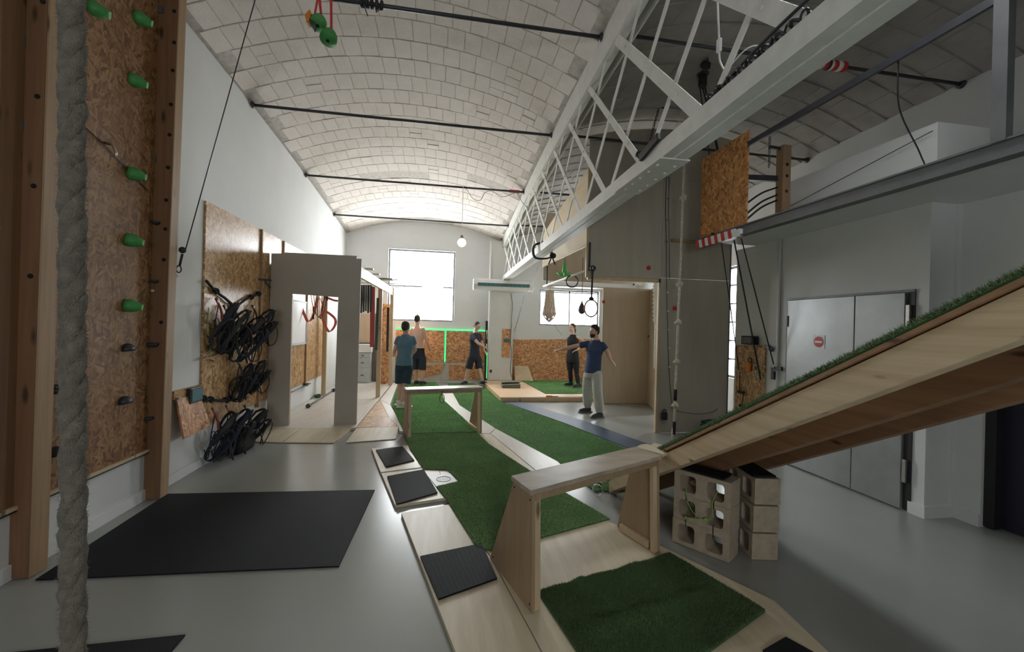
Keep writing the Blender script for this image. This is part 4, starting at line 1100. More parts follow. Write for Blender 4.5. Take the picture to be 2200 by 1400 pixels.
harness('middle climbing harness on the upper rope with steel buckles', hx(506,670), .32, .54, 3, (.1,.1,.1), .24)
harness('rightmost climbing harness on the upper rope', hx(541,655), .30, .46, 5, (.12,.07,.05), .2)
harness('black climbing harness hanging alone between the two ropes', hx(508,772), .26, .44, 4, (.05,.05,.06), .14)
harness('climbing harness with looping straps right of the lone black one', hx(533,765), .36, .42, 6, (.35,.12,.03), .16)
harness('lower climbing harness nearest the floodlight with large loops', hx(455,875), .30, .52, 7, (.30,.06,.05), .18)
harness('lower climbing harness with a brown tie-in loop', hx(485,870), .28, .50, 9, (.22,.10,.06), .2)
harness('lower climbing harness nearest the portal', hx(524,870), .32, .44, 10, (.05,.09,.05), .2)
q = onZ(525, 968, .0)
t = thing('gear_bag', 'small black fabric bag on the floor under the harnesses', 'bag', (-2.45, 6.05, .003))
mb = MB(); mb.rings([[(-2.50+.09*s*c_ , 6.05+.26*s*d_, z) for c_, d_ in [(math.copysign(abs(math.cos(a))**.6, math.cos(a)), math.copysign(abs(math.sin(a))**.6, math.sin(a))) for a in [2*PI*k/20 for k in range(20)]]] for s, z in ((.9,.004),(1.0,.05),(1.0,.15),(.9,.20),(.6,.225))])
mb.build('body', M['black_fabric'], t)
MB().tube(curve([(-2.41,5.9,.16),(-2.37,5.97,.24),(-2.37,6.12,.24),(-2.41,6.2,.16)], 14), .009, 6).build('handle', M['grey_fabric'], t)
# green cord with small wooden toggle
t = thing('wooden_toggle', 'thin green cord with a wooden stick hanging on the harness board', 'cord', tuple(hx(450,770)))
MB().tube(curve([hx(448,660), hx(447,700), hx(449,735), hx(454,765)], 20), .006, 6).build('cord', M['green_cord'], t)
for py in (708, 738): MB().ell(hx(448, py), .012).build('knot', M['green_cord'], t)
MB().bar(hx(434,772), hx(468,763), .02, .02).build('stick', M['timber_z'], t)
MB().bar(hx(440,766), hx(468,776), .018, .018).build('stick', M['timber_z'], t)
# long bolt/hook on the second board
t = thing('wall_bracket', 'rusty steel bracket on the board beside the portal', 'bracket', tuple(hx(572,604)))
MB().bar(hx(556,600,-2.64), hx(582,602,-2.56), .02, .03).build('arm', M['steel_dark'], t)
MB().bar(hx(570,604,-2.64), hx(580,618,-2.60), .015, .02).build('brace', M['steel_dark'], t)

# ================================================================ storage behind the portal
t = thing('whiteboard', 'small whiteboard on the OSB board seen through the portal', 'whiteboard', (XL+.03, 8.6, 1.2))
MB().bx(XL+.026, XL+.04, 8.0, 9.02, 1.28, 2.05).build('board', M['white'], t)
a = MB(); a.bx(XL+.026, XL+.05, 7.98, 9.04, 1.255, 1.28); a.bx(XL+.026, XL+.05, 7.98, 9.04, 2.05, 2.07); a.bx(XL+.026, XL+.05, 9.02, 9.04, 1.28, 2.05); a.build('frame', M['cabinet'], t)
MB().bx(XL+.026, XL+.08, 8.1, 8.95, 1.24, 1.255).build('pen_tray', M['cabinet'], t)
def band(lab, pts, w, mat, ref=(.72,.6,.35), name='resistance_band'):
    P = curve(pts, 28); z = min(p.z for p in P)
    t = thing(name, lab, 'band', (P[0].x, P[0].y, z), 'bands on the timber rack')
    MB().strap(P, w, .006, ref).build('webbing', mat, t); return t
red = plain('faded_red_webbing', (.60,.12,.10), .6)
yb = 8.8
band('red webbing loop hanging left inside the portal', [at(644,632,yb), at(646,655,yb), at(655,678,yb), at(662,690,yb), at(672,680,yb), at(682,640,yb)], .05, red)
band('red webbing loop hanging right inside the portal', [at(700,634,yb), at(692,665,yb), at(695,690,yb), at(707,712,yb), at(719,700,yb), at(720,685,yb), at(706,672,yb), at(697,668,yb)], .05, red)
band('red webbing tied along the rack top inside the portal', [at(705,640,yb), at(718,645,yb), at(726,646,yb)], .04, red, (0,0,1))
t = thing('rope_coil', 'tangle of pale cords and black clips hanging from the rack', 'rope', tuple(at(685,690,yb)))
cm = plain('pale_cord', (.50,.42,.32), .9)
for k in range(5):
    pts = [at(668+6*k, 634, yb+.02*k), at(672+5*k, 655+5*k, yb+.02*k), at(680+2*k, 676+2*k, yb), at(692, 680-6*k, yb), at(703-4*k, 640, yb)]
    MB().tube(curve(pts, 24), .006, 6).build('cord', cm if k % 2 else M['grey_fabric'], t)
for px, py in ((673,680),(674,664),(703,640),(697,636)):
    c = at(px, py, yb); MB().obox(c, (.018,0,0), (0,.012,0), (0,0,.05)).build('clip', M['black'], t, bevel=.005)
bd = [M['black'], plain('green_rubber', (.04,.07,.06), .6), plain('grey_rubber', (.12,.14,.15), .6)]
for i, px in enumerate((777, 782, 787, 792, 797)):
    y = 9.3-.0*i; top, bot = at(px, 612, y), at(px-1, 672-2*(i % 3), y)
    MB().strap([top+Vector((0,.02,0)), lerp(top, bot, .5)+Vector((0,.03,0)), bot, bot+Vector((0,-.02,.0)), lerp(top, bot, .5)+Vector((0,-.03,0)), top+Vector((0,-.02,0))], .035, .006, (1, .2, 0)).build('resistance_band', bd[i % 3], None, label=f'dark rubber band, {("first","second","third","fourth","fifth")[i]} from the portal under the rack beam', cat='band', group='rubber bands under the rack')
y = 9.72
def hangband(lab, px0, py0, px1, py1, w, mat, yy):
    top, bot = at(px0, py0, yy), at(px1, py1, yy)
    MB().strap([top+Vector((0,.03,0)), lerp(top,bot,.5)+Vector((0,.035,0)), bot+Vector((0,.01,0)), bot+Vector((0,-.01,0)), lerp(top,bot,.5)+Vector((0,-.035,0)), top+Vector((0,-.03,0))], w, .008, (1,.15,0)).build('resistance_band', mat, None, label=lab, cat='band', group='long bands on the rack')
hangband('long dark red rubber band hanging from the rack', 801, 616, 799, 745, .085, plain('dark_red_rubber', (.40,.06,.07), .5), 9.72)
hangband('long black chain-like band beside the dark red one', 812, 640, 808, 752, .045, bd[1], 9.74)
hangband('long black band hanging beyond the rack post', 834, 660, 832, 755, .05, bd[0], 10.7)
t = thing('plank_stack', 'dark clamps and boards stacked on top of the rack corner', 'boards', (-1.25, 9.85, 2.655))
for k, (px, py, ww) in enumerate(((812,625,.6),(820,630,.5),(834,634,.45))):
    c = at(px, py, 9.8+.3*k); MB().obox(Vector((c.x, c.y, 2.67+.022*k)), (ww/2,0,0), (0,.06,0), (0,0,.01)).build('board', M['steel_grey'] if k < 2 else M['ply_white'], t)
t = thing('filing_cabinet', 'pale grey drawer cabinet at the back of the storage deck', 'cabinet', (-2.05, 12.3, .045))
MB().bx(-2.26, -1.86, 12.1, 12.55, .045, .86).build('body', M['cabinet'], t, bevel=.006)
for z0, z1 in ((.07,.44),(.46,.72),(.74,.84)):
    o = MB().bx(-2.245, -1.875, 12.085, 12.1, z0, z1).build('drawer', M['cabinet'], t, bevel=.004)
    MB().bx(-2.10, -2.02, 12.07, 12.085, (z0+z1)/2-.01, (z0+z1)/2+.01).build('handle', M['steel_dark'], o)
MB().bx(-2.28, -1.84, 12.08, 12.56, .87, 1.09).build('storage_box', M['white'], None, bevel=.01, label='white plastic box on top of the drawer cabinet', cat='box')
MB().bx(-1.80, -1.68, 12.4, 12.55, .045, 1.95).build('tall_board', M['steel_grey'], label='narrow grey upright board beside the drawer cabinet', cat='board')
MB().bx(-2.62, -1.82, 12.50, 12.56, 1.12, 1.93).build('pale_panel', M['ply_xz'], label='pale square panel on the wall above the cabinet', cat='panel')
MB().bx(-1.62, -1.28, 11.9, 11.95, .045, 2.2).build('tall_board', M['osb_xz'], label='reddish upright board behind the far rack post', cat='board')
t = thing('barbell', 'black barbell lying along the foot of the left wall', 'barbell', (-2.5, 9.4, .05))
MB().tube([(-2.43, 8.55, .085), (-2.44, 10.6, .085)], .014, 10).build('shaft', M['steel_grey'], t)
for y in (8.58, 10.5): MB().lathe([(.038,0),(.040,.01),(.040,.09),(.03,.1)], (-2.435, y, .085), (0,1,0), 14).build('collar', M['black'], t)
t = thing('wall_barbell', 'steel bar on brackets along the bottom of the OSB boards', 'bar', (-2.6, 8.6, .4))
MB().tube([(-2.60, 7.6, .415), (-2.60, 9.3, .415)], .012, 8).build('bar', M['steel_dark'], t)
for y in (8.0, 9.1): MB().obox((-2.62, y, .42), (.03,0,0), (0,.06,0), (0,0,.025)).build('bracket', M['black'], t)
t = thing('dumbbell_green', 'dark green coiled rope on the deck by the inner rack post', 'rope', (-2.57, 9.75, .05))
t.name = 'rope_pile'
MB().tube([(-2.57+.06*math.cos(a)*(.6+.02*a), 9.75+.12*math.sin(a)*(.6+.02*a), 0.06+.0016*a) for a in [k*.4 for k in range(60)]], .014, 6).build('coil', plain('dark_green_rope', (.03,.09,.04), .9), t)

# ================================================================ things on the end wall
def back_board(lab, pts, mat='osb_xz', y=YB, th=.02):
    return MB().prism([(x, y-.003-th, z) for x, z in pts], (0, th, 0)).build('osb_board', M[mat], None, label=lab, cat='board', group='OSB boards on the end wall')
back_board('OSB board left of the vertical green light strip', [(-1.25,.59),(.13,.59),(.13,1.51),(-1.25,1.51)])
back_board('OSB board right of the vertical green light strip', [(.175,.58),(1.31,.57),(1.31,1.51),(.175,1.51)])
back_board('low OSB sheet with a cut corner under the left board', [(-.95,.05),(-.9,.46),(.145,.53),(.02,.25)])
back_board('low square OSB sheet behind the man in shorts', [(.29,.08),(1.36,.10),(1.36,.51),(.27,.52)])
back_board('wide OSB sheet along the end wall under the low window', [(2.16,.105),(4.9,.105),(4.9,1.36),(2.16,1.29)])
back_board('white skirting panel below the OSB boards', [(-1.26,.036),(1.37,.036),(1.37,.58),(-1.26,.60)], 'ply_white', YB, .002)
t = thing('led_strip', 'glowing green light strip in a T along the OSB boards', 'light strip', (.15, YB-.03, .6))
MB().bx(-1.25, 1.31, YB-.035, YB-.018, 1.512, 1.545).build('horizontal_strip', M['led'], t)
MB().bx(.137, .168, YB-.04, YB-.022, .60, 1.51).build('vertical_strip', M['led'], t)
t = thing('led_upright', 'dark metal upright with a green light edge beside the pillar', 'light strip', (1.33, 12.45, .04))
MB().bx(1.30, 1.37, 12.40, 12.44, .05, 1.82).build('profile', M['black'], t)
MB().bx(1.355, 1.375, 12.385, 12.399, .15, .9).build('light_edge', M['led'], t)
for z in (.9, 1.3): MB().tube([(1.335, 12.38, z), (1.335, 12.34, z), (1.335, 12.34, z+.25), (1.335, 12.38, z+.25)], .012, 8).build('grip', M['chrome'], t)
# air curtain on the pillar
t = thing('air_curtain', 'long white air heater with a dark outlet on the pillar below the girder', 'heater', (1.76, 12.1, 2.69))
mb = MB(); prof = [(12.29,2.70),(12.29,3.0),(12.10,3.02),(12.0,2.98),(11.96,2.86),(12.0,2.72),(12.1,2.685)]
mb.rings([[(x, y, z) for y, z in prof] for x in (.90, 2.60)], smooth=False); mb.build('casing', M['white'], t, bevel=.01)
MB().bx(1.0, 2.5, 11.95, 11.985, 2.80, 2.89).build('outlet_grille', M['teal'], t)
for k in range(12): MB().bx(1.06+k*.125, 1.07+k*.125, 11.945, 11.955, 2.80, 2.89).build('louvre', M['steel_dark'], t)
MB().bx(.89, .90, 11.97, 12.28, 2.70, 3.0).build('end_cap', M['cabinet'], t)
MB().tube([(1.385, 12.2, 3.02), (1.385, 12.2, 3.05)], .02).build('stub_pipe', M['chrome'], t)
# pillar board with switch, cable, wedge on the deck
t = thing('switch_board', 'narrow OSB strip with a teal control box on the pillar', 'board', (1.85, 12.28, 1.0))
MB().bx(1.78, 2.02, 12.28, 12.297, .78, 1.60).build('strip', M['osb_xz'], t)
MB().bx(1.83, 1.99, 12.25, 12.28, 1.22, 1.32).build('control_box', M['teal'], t, bevel=.004)
t = thing('wall_cable', 'dark cable looping down the pillar to the wedge', 'cable', (2.03, 12.25, .2))
MB().tube(curve([(2.0,12.27,2.65),(2.05,12.26,2.3),(2.03,12.25,1.7),(2.02,12.25,1.2),(2.06,12.24,.9),(2.03,12.2,.4),(2.05,12.0,.22)], 40), .009, 6).build('cable', M['steel_dark'], t)
q = onZ(1095, 832, .1)
t = thing('steel_wedge', 'dark green steel wedge block lying on the warm deck', 'wedge', (q.x, q.y, .102))
MB().prism([(q.x-.22,q.y-.12,.102),(q.x+.26,q.y-.12,.102),(q.x+.26,q.y-.12,.20),(q.x-.20,q.y-.12,.18)], (0, .25, .03)).build('block', plain('olive_paint', (.13,.14,.10), .6), t, bevel=.006)
MB().bx(q.x-.24, q.x+.30, q.y-.02, q.y+.14, .235, .247).build('flap', plain('olive_paint_light', (.17,.20,.13), .6), t)
MB().prism([(2.18,12.20,.102),(2.70,12.10,.102),(2.62,12.50,.50),(2.20,12.50,.52)], (0,.015,0)).build('leaning_sheet', M['ply_yz'], None, label='small pale plywood sheet leaning under the wide OSB sheet', cat='board')
q = onZ(1185, 853, .1)
t = thing('sanding_block', 'small orange tool on the front edge of the warm deck', 'tool', (q.x, q.y, .102))
MB().bx(q.x-.12, q.x+.02, q.y+.0, q.y+.06, .102, .14).build('body', M['orange'], t, bevel=.008)
MB().tube([(q.x+.02, q.y+.03, .115), (q.x+.16, q.y+.02, .112)], .01).build('handle', M['timber_z'], t)
MB().bx(1.45, 1.50, 12.28, 12.298, .33, .41).build('wall_socket', M['black'], None, label='small dark socket low on the pillar', cat='socket')

# pendant bulb on the third tie rod
c = at(992, 521, 8.85)
t = thing('pendant_bulb', 'glowing round bulb on a thin cord from the third tie rod', 'lamp', (c.x, 8.85, c.z-.09))
MB().ell(c, .085, None, 18, 12).build('bulb', M['lamp'], t)
MB().lathe([(.03,.06),(.032,.12),(.02,.15)], c, (0,0,1), 12).build('socket', M['steel_grey'], t)
MB().tube([c+Vector((0,0,.14)), (c.x, 8.85, zs(8.85)-.02)], .006, 6).build('cord', M['white'], t)
MB().torus((c.x, 8.85, zs(8.85)-.02), .024, .006, (1,0,0), 14, 6).build('rod_clip', M['white'], t)
t = thing('rod_cable', 'loose thin cables draped on the third tie rod near the girder', 'cable', (1.0, 8.85, 4.2))
MB().tube(curve([(.45,8.83,4.5),(.6,8.83,4.3),(.75,8.83,4.28),(.85,8.83,4.45),(1.0,8.83,4.48),(1.2,8.83,4.38),(1.5,8.83,4.5)], 40), .005, 5).build('cable', M['steel_grey'], t)
MB().tube([(1.36,8.85,zs(8.85)-.02),(1.57,8.85,zs(8.85)-.02)], .034, 8).build('red_tape', plain('dull_red_tape', (.30,.06,.07), .6), t)
MB().tube(curve([(1.5,8.8,4.5),(1.62,8.7,4.25),(1.72,8.6,4.1)], 12), .006, 5).build('cable_end', M['steel_grey'], t)

# climbing pods hanging from the nearest tie rod
yp = 4.24
def pod(lab, px, py, strap_px, big, mat, strapmat):
    c = at(px, py, yp)
    t = thing('hanging_pod', lab, 'grip', (c.x, yp, c.z-.08), 'grips hanging from the nearest tie rod')
    ax = Vector((.12, .35, 1)).normalized()
    MB().lathe([(.002,.085*big),(.05*big,.075*big),(.072*big,.035*big),(.078*big,-.01),(.074*big,-.03*big),(.012,-.031*big)], c, ax, 20).build('dome', mat, t)
    MB().lathe([(.015,0),(.015,.004)], c-ax*(.034*big), -ax, 12, False).build('bolt_hole', M['hole'], t)
    MB().torus(c+ax*.10*big, .016, .005, (1,0,0), 14, 6, 1.4).build('shackle', M['steel_dark'], t)
    MB().strap([c+ax*.115*big, Vector((c.x+strap_px, yp+.01, zs(yp)-.03))], .022, .004, (1,0,0)).build('strap', strapmat, t)
lg = M['green_light']
pod('light green dome grip on a red strap', 684, 50, .0, .95, plain('mid_green_resin', (.09,.36,.10), .5), M['red'])
pod('dark green dome grip hanging lowest on a red strap', 706, 82, .01, 1.0, M['green_hold'], M['red'])
c = at(668, 46, yp)
t = thing('wooden_hanging_block', 'orange and grey hanging grip block beside the green domes', 'grip', (c.x, yp, c.z-.07))
MB().obox(c+Vector((-.012,0,.02)), Vector((.022,0,.03)), Vector((0,.05,0)), Vector((-.012,0,.045))*.8).build('shell', M['orange'], t, bevel=.01)
MB().obox(c+Vector((.018,0,-.015)), Vector((.012,0,.016)), Vector((0,.048,0)), Vector((-.02,0,.045))*.9).build('ridged_face', M['grey_fabric'], t, bevel=.004)
MB().strap([c+Vector((.03,0,.06)), (c.x+.06, yp, zs(yp)-.03)], .018, .004, (1,0,0)).build('strap', M['red'], t)
c = at(800, 6, 4.24)
t = thing('rod_wrap', 'black tape and clamp bundle on the nearest tie rod', 'clamp', (c.x, 4.28, zs(4.28)-.07))
for k in range(5): MB().torus((c.x-.10+.045*k, 4.28, zs(4.28)-.02), .032, .016, (1,.1*k-.2,0), 16, 7).build('wrap', M['black'], t)
MB().prism([(c.x+.02,4.25,zs(4.28)-.03),(c.x+.09,4.25,zs(4.28)-.03),(c.x+.03,4.25,zs(4.28)-.10)], (0,.03,0)).build('clamp_lever', M['black'], t)
MB().tube([(c.x-.10,4.25,zs(4.28)), (c.x-.04,4.25,zs(4.28)-.16)], .005, 5).build('wire_tail', M['steel_dark'], t)

# ================================================================ girder extras
t = thing('black_sling', 'black sling wrapped round the girder near its far end', 'sling', (xt(7.3)+.1, 7.3, 2.85))
ys = 7.35
for k in range(3):
    MB().tube(curve([(xt(ys)+.1,ys+.05*k,3.2),(xt(ys)-.06,ys+.05*k,3.12),(xt(ys)-.05,ys+.03*k,2.93),(xt(ys)+.1,ys+.02*k,2.90),(xt(ys)+.26,ys+.03*k,2.95),(xt(ys)+.24,ys+.05*k,3.1)], 24), .014, 6).build('loop', M['black_fabric'], t)
MB().ell((xt(ys)+.28, ys, 2.96), (.06,.05,.05)).build('knot', M['black_fabric'], t)
for dx in (.2, .32): MB().tube([(xt(ys)+.26, ys, 2.95), (xt(ys)+dx, ys-.02, 2.80)], .012, 6).build('tail', M['black_fabric'], t)
c = at(1398, 322, 3.25)
t = thing('power_strip', 'black power strip resting on the lower chord of the girder', 'power strip', (xt(3.2)-.02, 3.2, 3.1))
MB().bar(onX(1376,340,xt(3.2)-.02), onX(1416,292,xt(3.2)-.02), .035, .06).build('body', M['black'], t, bevel=.008)
MB().tube(curve([onX(1374,338,xt(3.2)-.01), onX(1368,336,xt(3.2)+.0), onX(1372,326,xt(3.2)+.02), onX(1384,330,xt(3.2)+.03)], 14), .012, 6).build('plug_lead', M['black'], t)
xw = xt(2)-.03
t = thing('chain_on_girder', 'dark chain and cables lying along the top of the lower chord', 'chain', (xt(2)+.1, 2.0, 3.1))
for k in range(16):
    y = 2.35-.045*k; MB().torus((xt(y)+.015, y, lo(y)+.13), .022, .008, (1,0,0) if k % 2 else (.2,0,1), 12, 6, 1.5).build('link', M['black'], t)
MB().tube(curve([(xt(2.4)+.02,2.4,3.11),(xt(2)+.0,2.0,3.15),(xt(1.5)+.0,1.5,3.17),(xt(.6),.6,3.14)], 20), .008, 6).build('cable', M['black'], t)
t = thing('pendant_switch', 'white inline switch on a white flex behind the lattice bars', 'switch', tuple(onX(1545,100,xt(2)+.12)))
fx = xt(2)+.12
MB().tube(curve([onX(1541,-30,fx), onX(1543,40,fx), onX(1545,85,fx)], 14), .006, 6).build('flex', M['white'], t)
MB().obox(onX(1545,98,fx), (.012,0,0), (0,.016,0), (0,0,.042)).build('switch_body', M['white'], t, bevel=.006)
MB().tube(curve([onX(1545,112,fx), onX(1547,132,fx), onX(1556,150,fx), onX(1562,150,fx)], 14), .006, 6).build('flex', M['white'], t)
MB().tube(curve([onX(1562,150,fx), onX(1600,108,fx), onX(1630,98,fx), onX(1650,118,fx)], 14), .004, 5).build('wire', M['white'], t)

# ================================================================ right bay: ropes, pulleys, panel
pul = at(1510, 160, 5.3)
top = Vector((pul.x, 5.3, min(pul.z, topz(pul.x, 5.3))))
t = thing('pulley_block', 'dark pulley block fixed under the side vault', 'pulley', (top.x, 5.3, top.z-.2))
MB().lathe([(.05,-.02),(.06,-.01),(.045,0),(.06,.01),(.05,.02)], top+Vector((0,0,-.12)), (0,1,0), 18).build('sheave', M['steel_dark'], t)
MB().obox(top+Vector((0,0,-.06)), (.05,0,0), (0,.03,0), (0,0,.09)).build('cheek', M['black'], t, bevel=.01)
MB().lathe([(.08,-.02),(.08,.0)], top+Vector((0,0,.03)), (0,0,1), 14).build('ceiling_plate', M['steel_dark'], t)
top2 = top+Vector((0,0,-.16)); XW = XR-.03
def line(lab, end, rr=.007, start=None, tail=None):
    s = start or top2
    t = thing('pulley_rope', lab, 'rope', tuple(end), 'ropes running down from the pulley')
    MB().tube([s, end], rr, 6).build('line', plain('blue_black_rope', (.03,.04,.05), .8), t); return t
e3 = onX(1662, 782, XW-.05); e1 = onX(1588, 795, XW-.04); e2 = onX(1634, 815, XW-.05)
t3 = line('rope running to the black lock on the bare wall', e3, .008)
t1 = line('rope ending at the left edge of the small OSB plate', e1, .007, top2+Vector((-.04,0,0)))
t2 = line('thick rope ending at the steel shackles on the small OSB plate', e2, .010, top2+Vector((.04,0,0)))
t = thing('anchor_plate', 'tall OSB plate with cleats on the right wall', 'board', (XR-.02, 5.58, .5))
MB().prism([(XR-.025,5.87,.50),(XR-.025,5.285,.55),(XR-.025,5.285,1.525),(XR-.025,5.87,1.49)], (.02,0,0)).build('plate', M['osb_yz'], t)
for px, py in ((1592,842),(1595,872)): MB().obox(onX(px,py,XR-.05), (.02,0,0), (0,.06,0), (0,0,.02)).build('cleat', M['black'], t, bevel=.006)
MB().tube([onX(1590,798,XR-.06), onX(1589,838,XR-.06)], .006, 6).build('rope_tail', M['black_fabric'], t)
MB().tube([onX(1598,845,XR-.06), onX(1592,880,XR-.06)], .006, 6).build('rope_tail', M['black_fabric'], t)
MB().torus(onX(1589,800,XR-.06), .025, .007, (1,.2,0), 16, 6, 1.4).build('shackle', M['chrome'], t)
for px, py in ((1624,790),(1628,803),(1632,808)): MB().torus(onX(px,py,XR-.055), .03, .007, (1,.4,.2), 16, 6, 1.4).build('shackle', M['chrome'], t)
MB().tube(curve([onX(1620,785,XR-.05), onX(1632,805,XR-.06), onX(1646,795,XR-.05)], 10), .008, 6).build('sling', plain('yellow_sling', (.4,.35,.05), .8), t)
t = thing('orange_clip', 'orange belay device hanging on the tall OSB plate', 'clip', tuple(onX(1608,792,XR-.05)))
MB().obox(onX(1608,788,XR-.05), (.018,0,0), (0,.045,.004), (0,0,.07)).build('body', M['orange'], t, bevel=.012)
MB().torus(onX(1611,773,XR-.05), .03, .007, (1,.2,0), 14, 6).build('ring', M['steel_dark'], t)
t = thing('black_lamp_box', 'small black lamp box on top of the tall OSB plate', 'lamp', (XR-.06, 5.55, 1.50))
MB().bx(XR-.10, XR-.005, 5.43, 5.68, 1.515, 1.64).build('housing', M['black'], t, bevel=.01)
MB().bx(XR-.105, XR-.10, 5.46, 5.65, 1.535, 1.62).build('lens', M['steel_grey'], t)
MB().torus((XR-.06, 5.41, 1.58), .03, .006, (1,0,0), 14, 6).build('bracket', M['black'], t)
t = thing('rope_brake', 'black locking brake on a steel bracket beside the conduit', 'brake', tuple(onX(1662,805,XR-.04)))
MB().bar(onX(1658,792,XR-.03), onX(1680,792,XR-.03), .03, .05).build('bracket', M['steel_dark'], t)
MB().obox(onX(1661,806,XR-.06), (.015,0,0), (0,.03,0), (0,0,.055)).build('lock_body', M['black'], t, bevel=.008)
MB().torus(onX(1660,785,XR-.06), .02, .006, (1,.2,0), 14, 6, 1.5).build('shackle', M['chrome'], t)
MB().bar(onX(1650,744,XR-.05), onX(1660,752,XR-.05), .05, .05).build('guide_pulley', M['steel_grey'], t)
MB().tube([(XR-.02, 5.075, .01), (XR-.02, 5.065, 2.96)], .018, 8).build('conduit', M['white'], None, label='thin grey conduit running up the right wall', cat='conduit')
# hanging OSB panel with hazard stripes at the mezzanine end
t = thing('hanging_osb_panel', 'dark OSB panel fixed upright on the mezzanine edge', 'panel', (3.6, 5.05, 2.9))
MB().bx(3.592, 3.612, 4.60, 5.52, 2.996, 4.12).build('panel', M['osb_hang'], t)
for px, py in ((1516,513),(1533,503)): MB().lathe([(.025,0),(.02,.02),(.008,.04)], onX(px,py,3.59), (-1,0,0), 12).build('eye_bolt', M['black'], t)
MB().obox(onX(1511,499,3.58), (.01,0,0), (0,.03,0), (0,0,.03)).build('tag', M['orange'], t)
t = thing('hazard_tape', 'red and white striped padding on the mezzanine edge', 'padding', (3.57, 5.1, 2.86))
for k in range(12):
    y0 = 4.72+k*.068
    MB().prism([(3.552,y0,2.86),(3.552,y0+.068,2.86),(3.552,y0+.068+.03,2.97),(3.552,y0+.03,2.97)], (.02,0,0)).build('stripe', M['red_paint'] if k % 2 else M['white'], t)
MB().bx(3.55, 3.60, 4.66, 4.74, 2.86, 2.95).build('end_cap', M['white'], t)
t = thing('timber_upright', 'short drilled timber upright at the end of the mezzanine parapet', 'post', (4.42, 4.98, 2.99))
MB().bx(4.36, 4.48, 4.92, 5.04, 2.99, 4.16).build('beam', M['timber_z'], t, bevel=.004)
for z in (3.75, 3.9, 3.55): MB().lathe([(.02,0),(.02,.004)], (4.42, 4.918, z), (0,-1,0), 12, False).build('hole', M['hole'], t)
MB().bar((4.42,4.98,4.12), (4.2,4.98,4.13), .03, .04).build('bracket', M['steel_dark'], t)
t = thing('steel_outrigger', 'black steel arms between the OSB panel and the timber upright', 'bracket', (3.62, 5.0, 3.1))
MB().bar((3.62,5.06,3.72), (4.36,5.02,3.74), .05, .07).build('arm', M['steel_dark'], t)
for za, zb in ((3.25,3.62),(3.12,3.52),(3.05,3.45)): MB().tube(curve([(3.62,4.65,za),(4.0,4.85,lerp(za,zb,.6)),(4.35,5.0,zb)], 12), .012, 6).build('cable', M['black'], t)
t = thing('mezzanine_cable', 'slack black cables looping from the handrail to the parapet', 'cable', (3.6, 3, 3.1))
MB().tube(curve([(3.6,2.9,3.93),(3.75,3.0,3.6),(4.1,3.1,3.3),(4.0,3.0,3.1),(3.65,3.0,3.0)], 30), .006, 5).build('cable', M['black'], t)
MB().tube([(4.49,5.0,3.35),(4.49,3.29,3.62)], .004, 5).build('wire', M['black'], t)
# chain from the side vault and other fittings up there
t = thing('hanging_chain', 'thin chain hanging from the handrail near the OSB panel', 'chain', (3.62, 4.5, 3.5))
for k in range(10): MB().torus((3.63, 4.3, 3.90-.035*k), .012, .004, (1,0,0) if k % 2 else (0,1,0), 10, 5, 1.7).build('link', M['steel_dark'], t)
c = at(1425, 222, 6.2)
t = thing('chain_hoist', 'dark chain hoist hanging behind the girder', 'hoist', (c.x, 6.2, c.z-.2))
MB().obox(c, (.06,0,0), (0,.05,0), (0,0,.10)).build('body', M['steel_dark'], t, bevel=.02)
hk = MB()
for k in range(14): hk.torus(c+Vector((-.07-.01*k, 0, -.08-.038*k)), .016, .005, (1,0,0) if k % 2 else (0,1,0), 10, 5, 1.7)
hk.build('chain', M['steel_dark'], t)
for k, s in ((0, -.12), (1, .05)): MB().tube([c+Vector((s*.3,0,.1)), (c.x+s, 6.25, topz(c.x, 6.25)+.02)], .008, 5).build('hanger', M['steel_dark'], t)
c = at(1520, 128, 5.0); zc = topz(c.x, 5.0)
t = thing('ceiling_spot', 'small dark spotlight under the side vault', 'lamp', (c.x, 5.0, zc-.1))
MB().lathe([(.02,.0),(.055,-.02),(.07,-.07),(.062,-.08)], (c.x, 5.0, zc-.0), (.3,-.3,1), 16).build('hood', M['black'], t)
MB().tube([(c.x, 5.0, zc+.03), (c.x, 5.0, zc-.02)], .012, 6).build('stem', M['black'], t)

# knotted white rope
yk = 5.75
ka, kb = at(1447, 950, yk), at(1476, 200, yk); ztop = topz(3.4, yk)
def kp(z):
    s = (z-ka.z)/(kb.z-ka.z); return ka.lerp(kb, s)
t = thing('knotted_rope', 'long white knotted climbing rope hanging in front of the cave', 'rope', tuple(ka))
for k in range(3):
    pts = []
    for i in range(220):
        z = ka.z+.01+i*(ztop-ka.z-.02)/219; c = kp(z); a = 2*PI*k/3+z*2*PI/.10
        sw = .02*math.exp(-((z-.18)/.12)**2)
        pts.append(c+Vector((.0095*math.cos(a)-sw, .0095*math.sin(a), 0)))
    MB().tube(pts, .0115, 6).build('strand', M['rope'], t)
for py in (612, 694, 779, 872, 425, 345):
    z = at(1450, py, yk).z; c = kp(z); mb = MB()
    mb.torus(c, .034, .019, (.3,.2,1), 14, 7); mb.torus(c+Vector((.006,-.012,.016)), .030, .018, (1,.4,.3), 14, 7); mb.build('knot', M['rope'], t)
for pa, pb in ((836, 860), (905, 932)):
    MB().tube([kp(at(1450,pa,yk).z)+Vector((-.003,-.004,0)), kp(at(1450,pb,yk).z)+Vector((-.003,-.004,0))], .0250, 10).build('tape_wrap', M['black_fabric'], t)
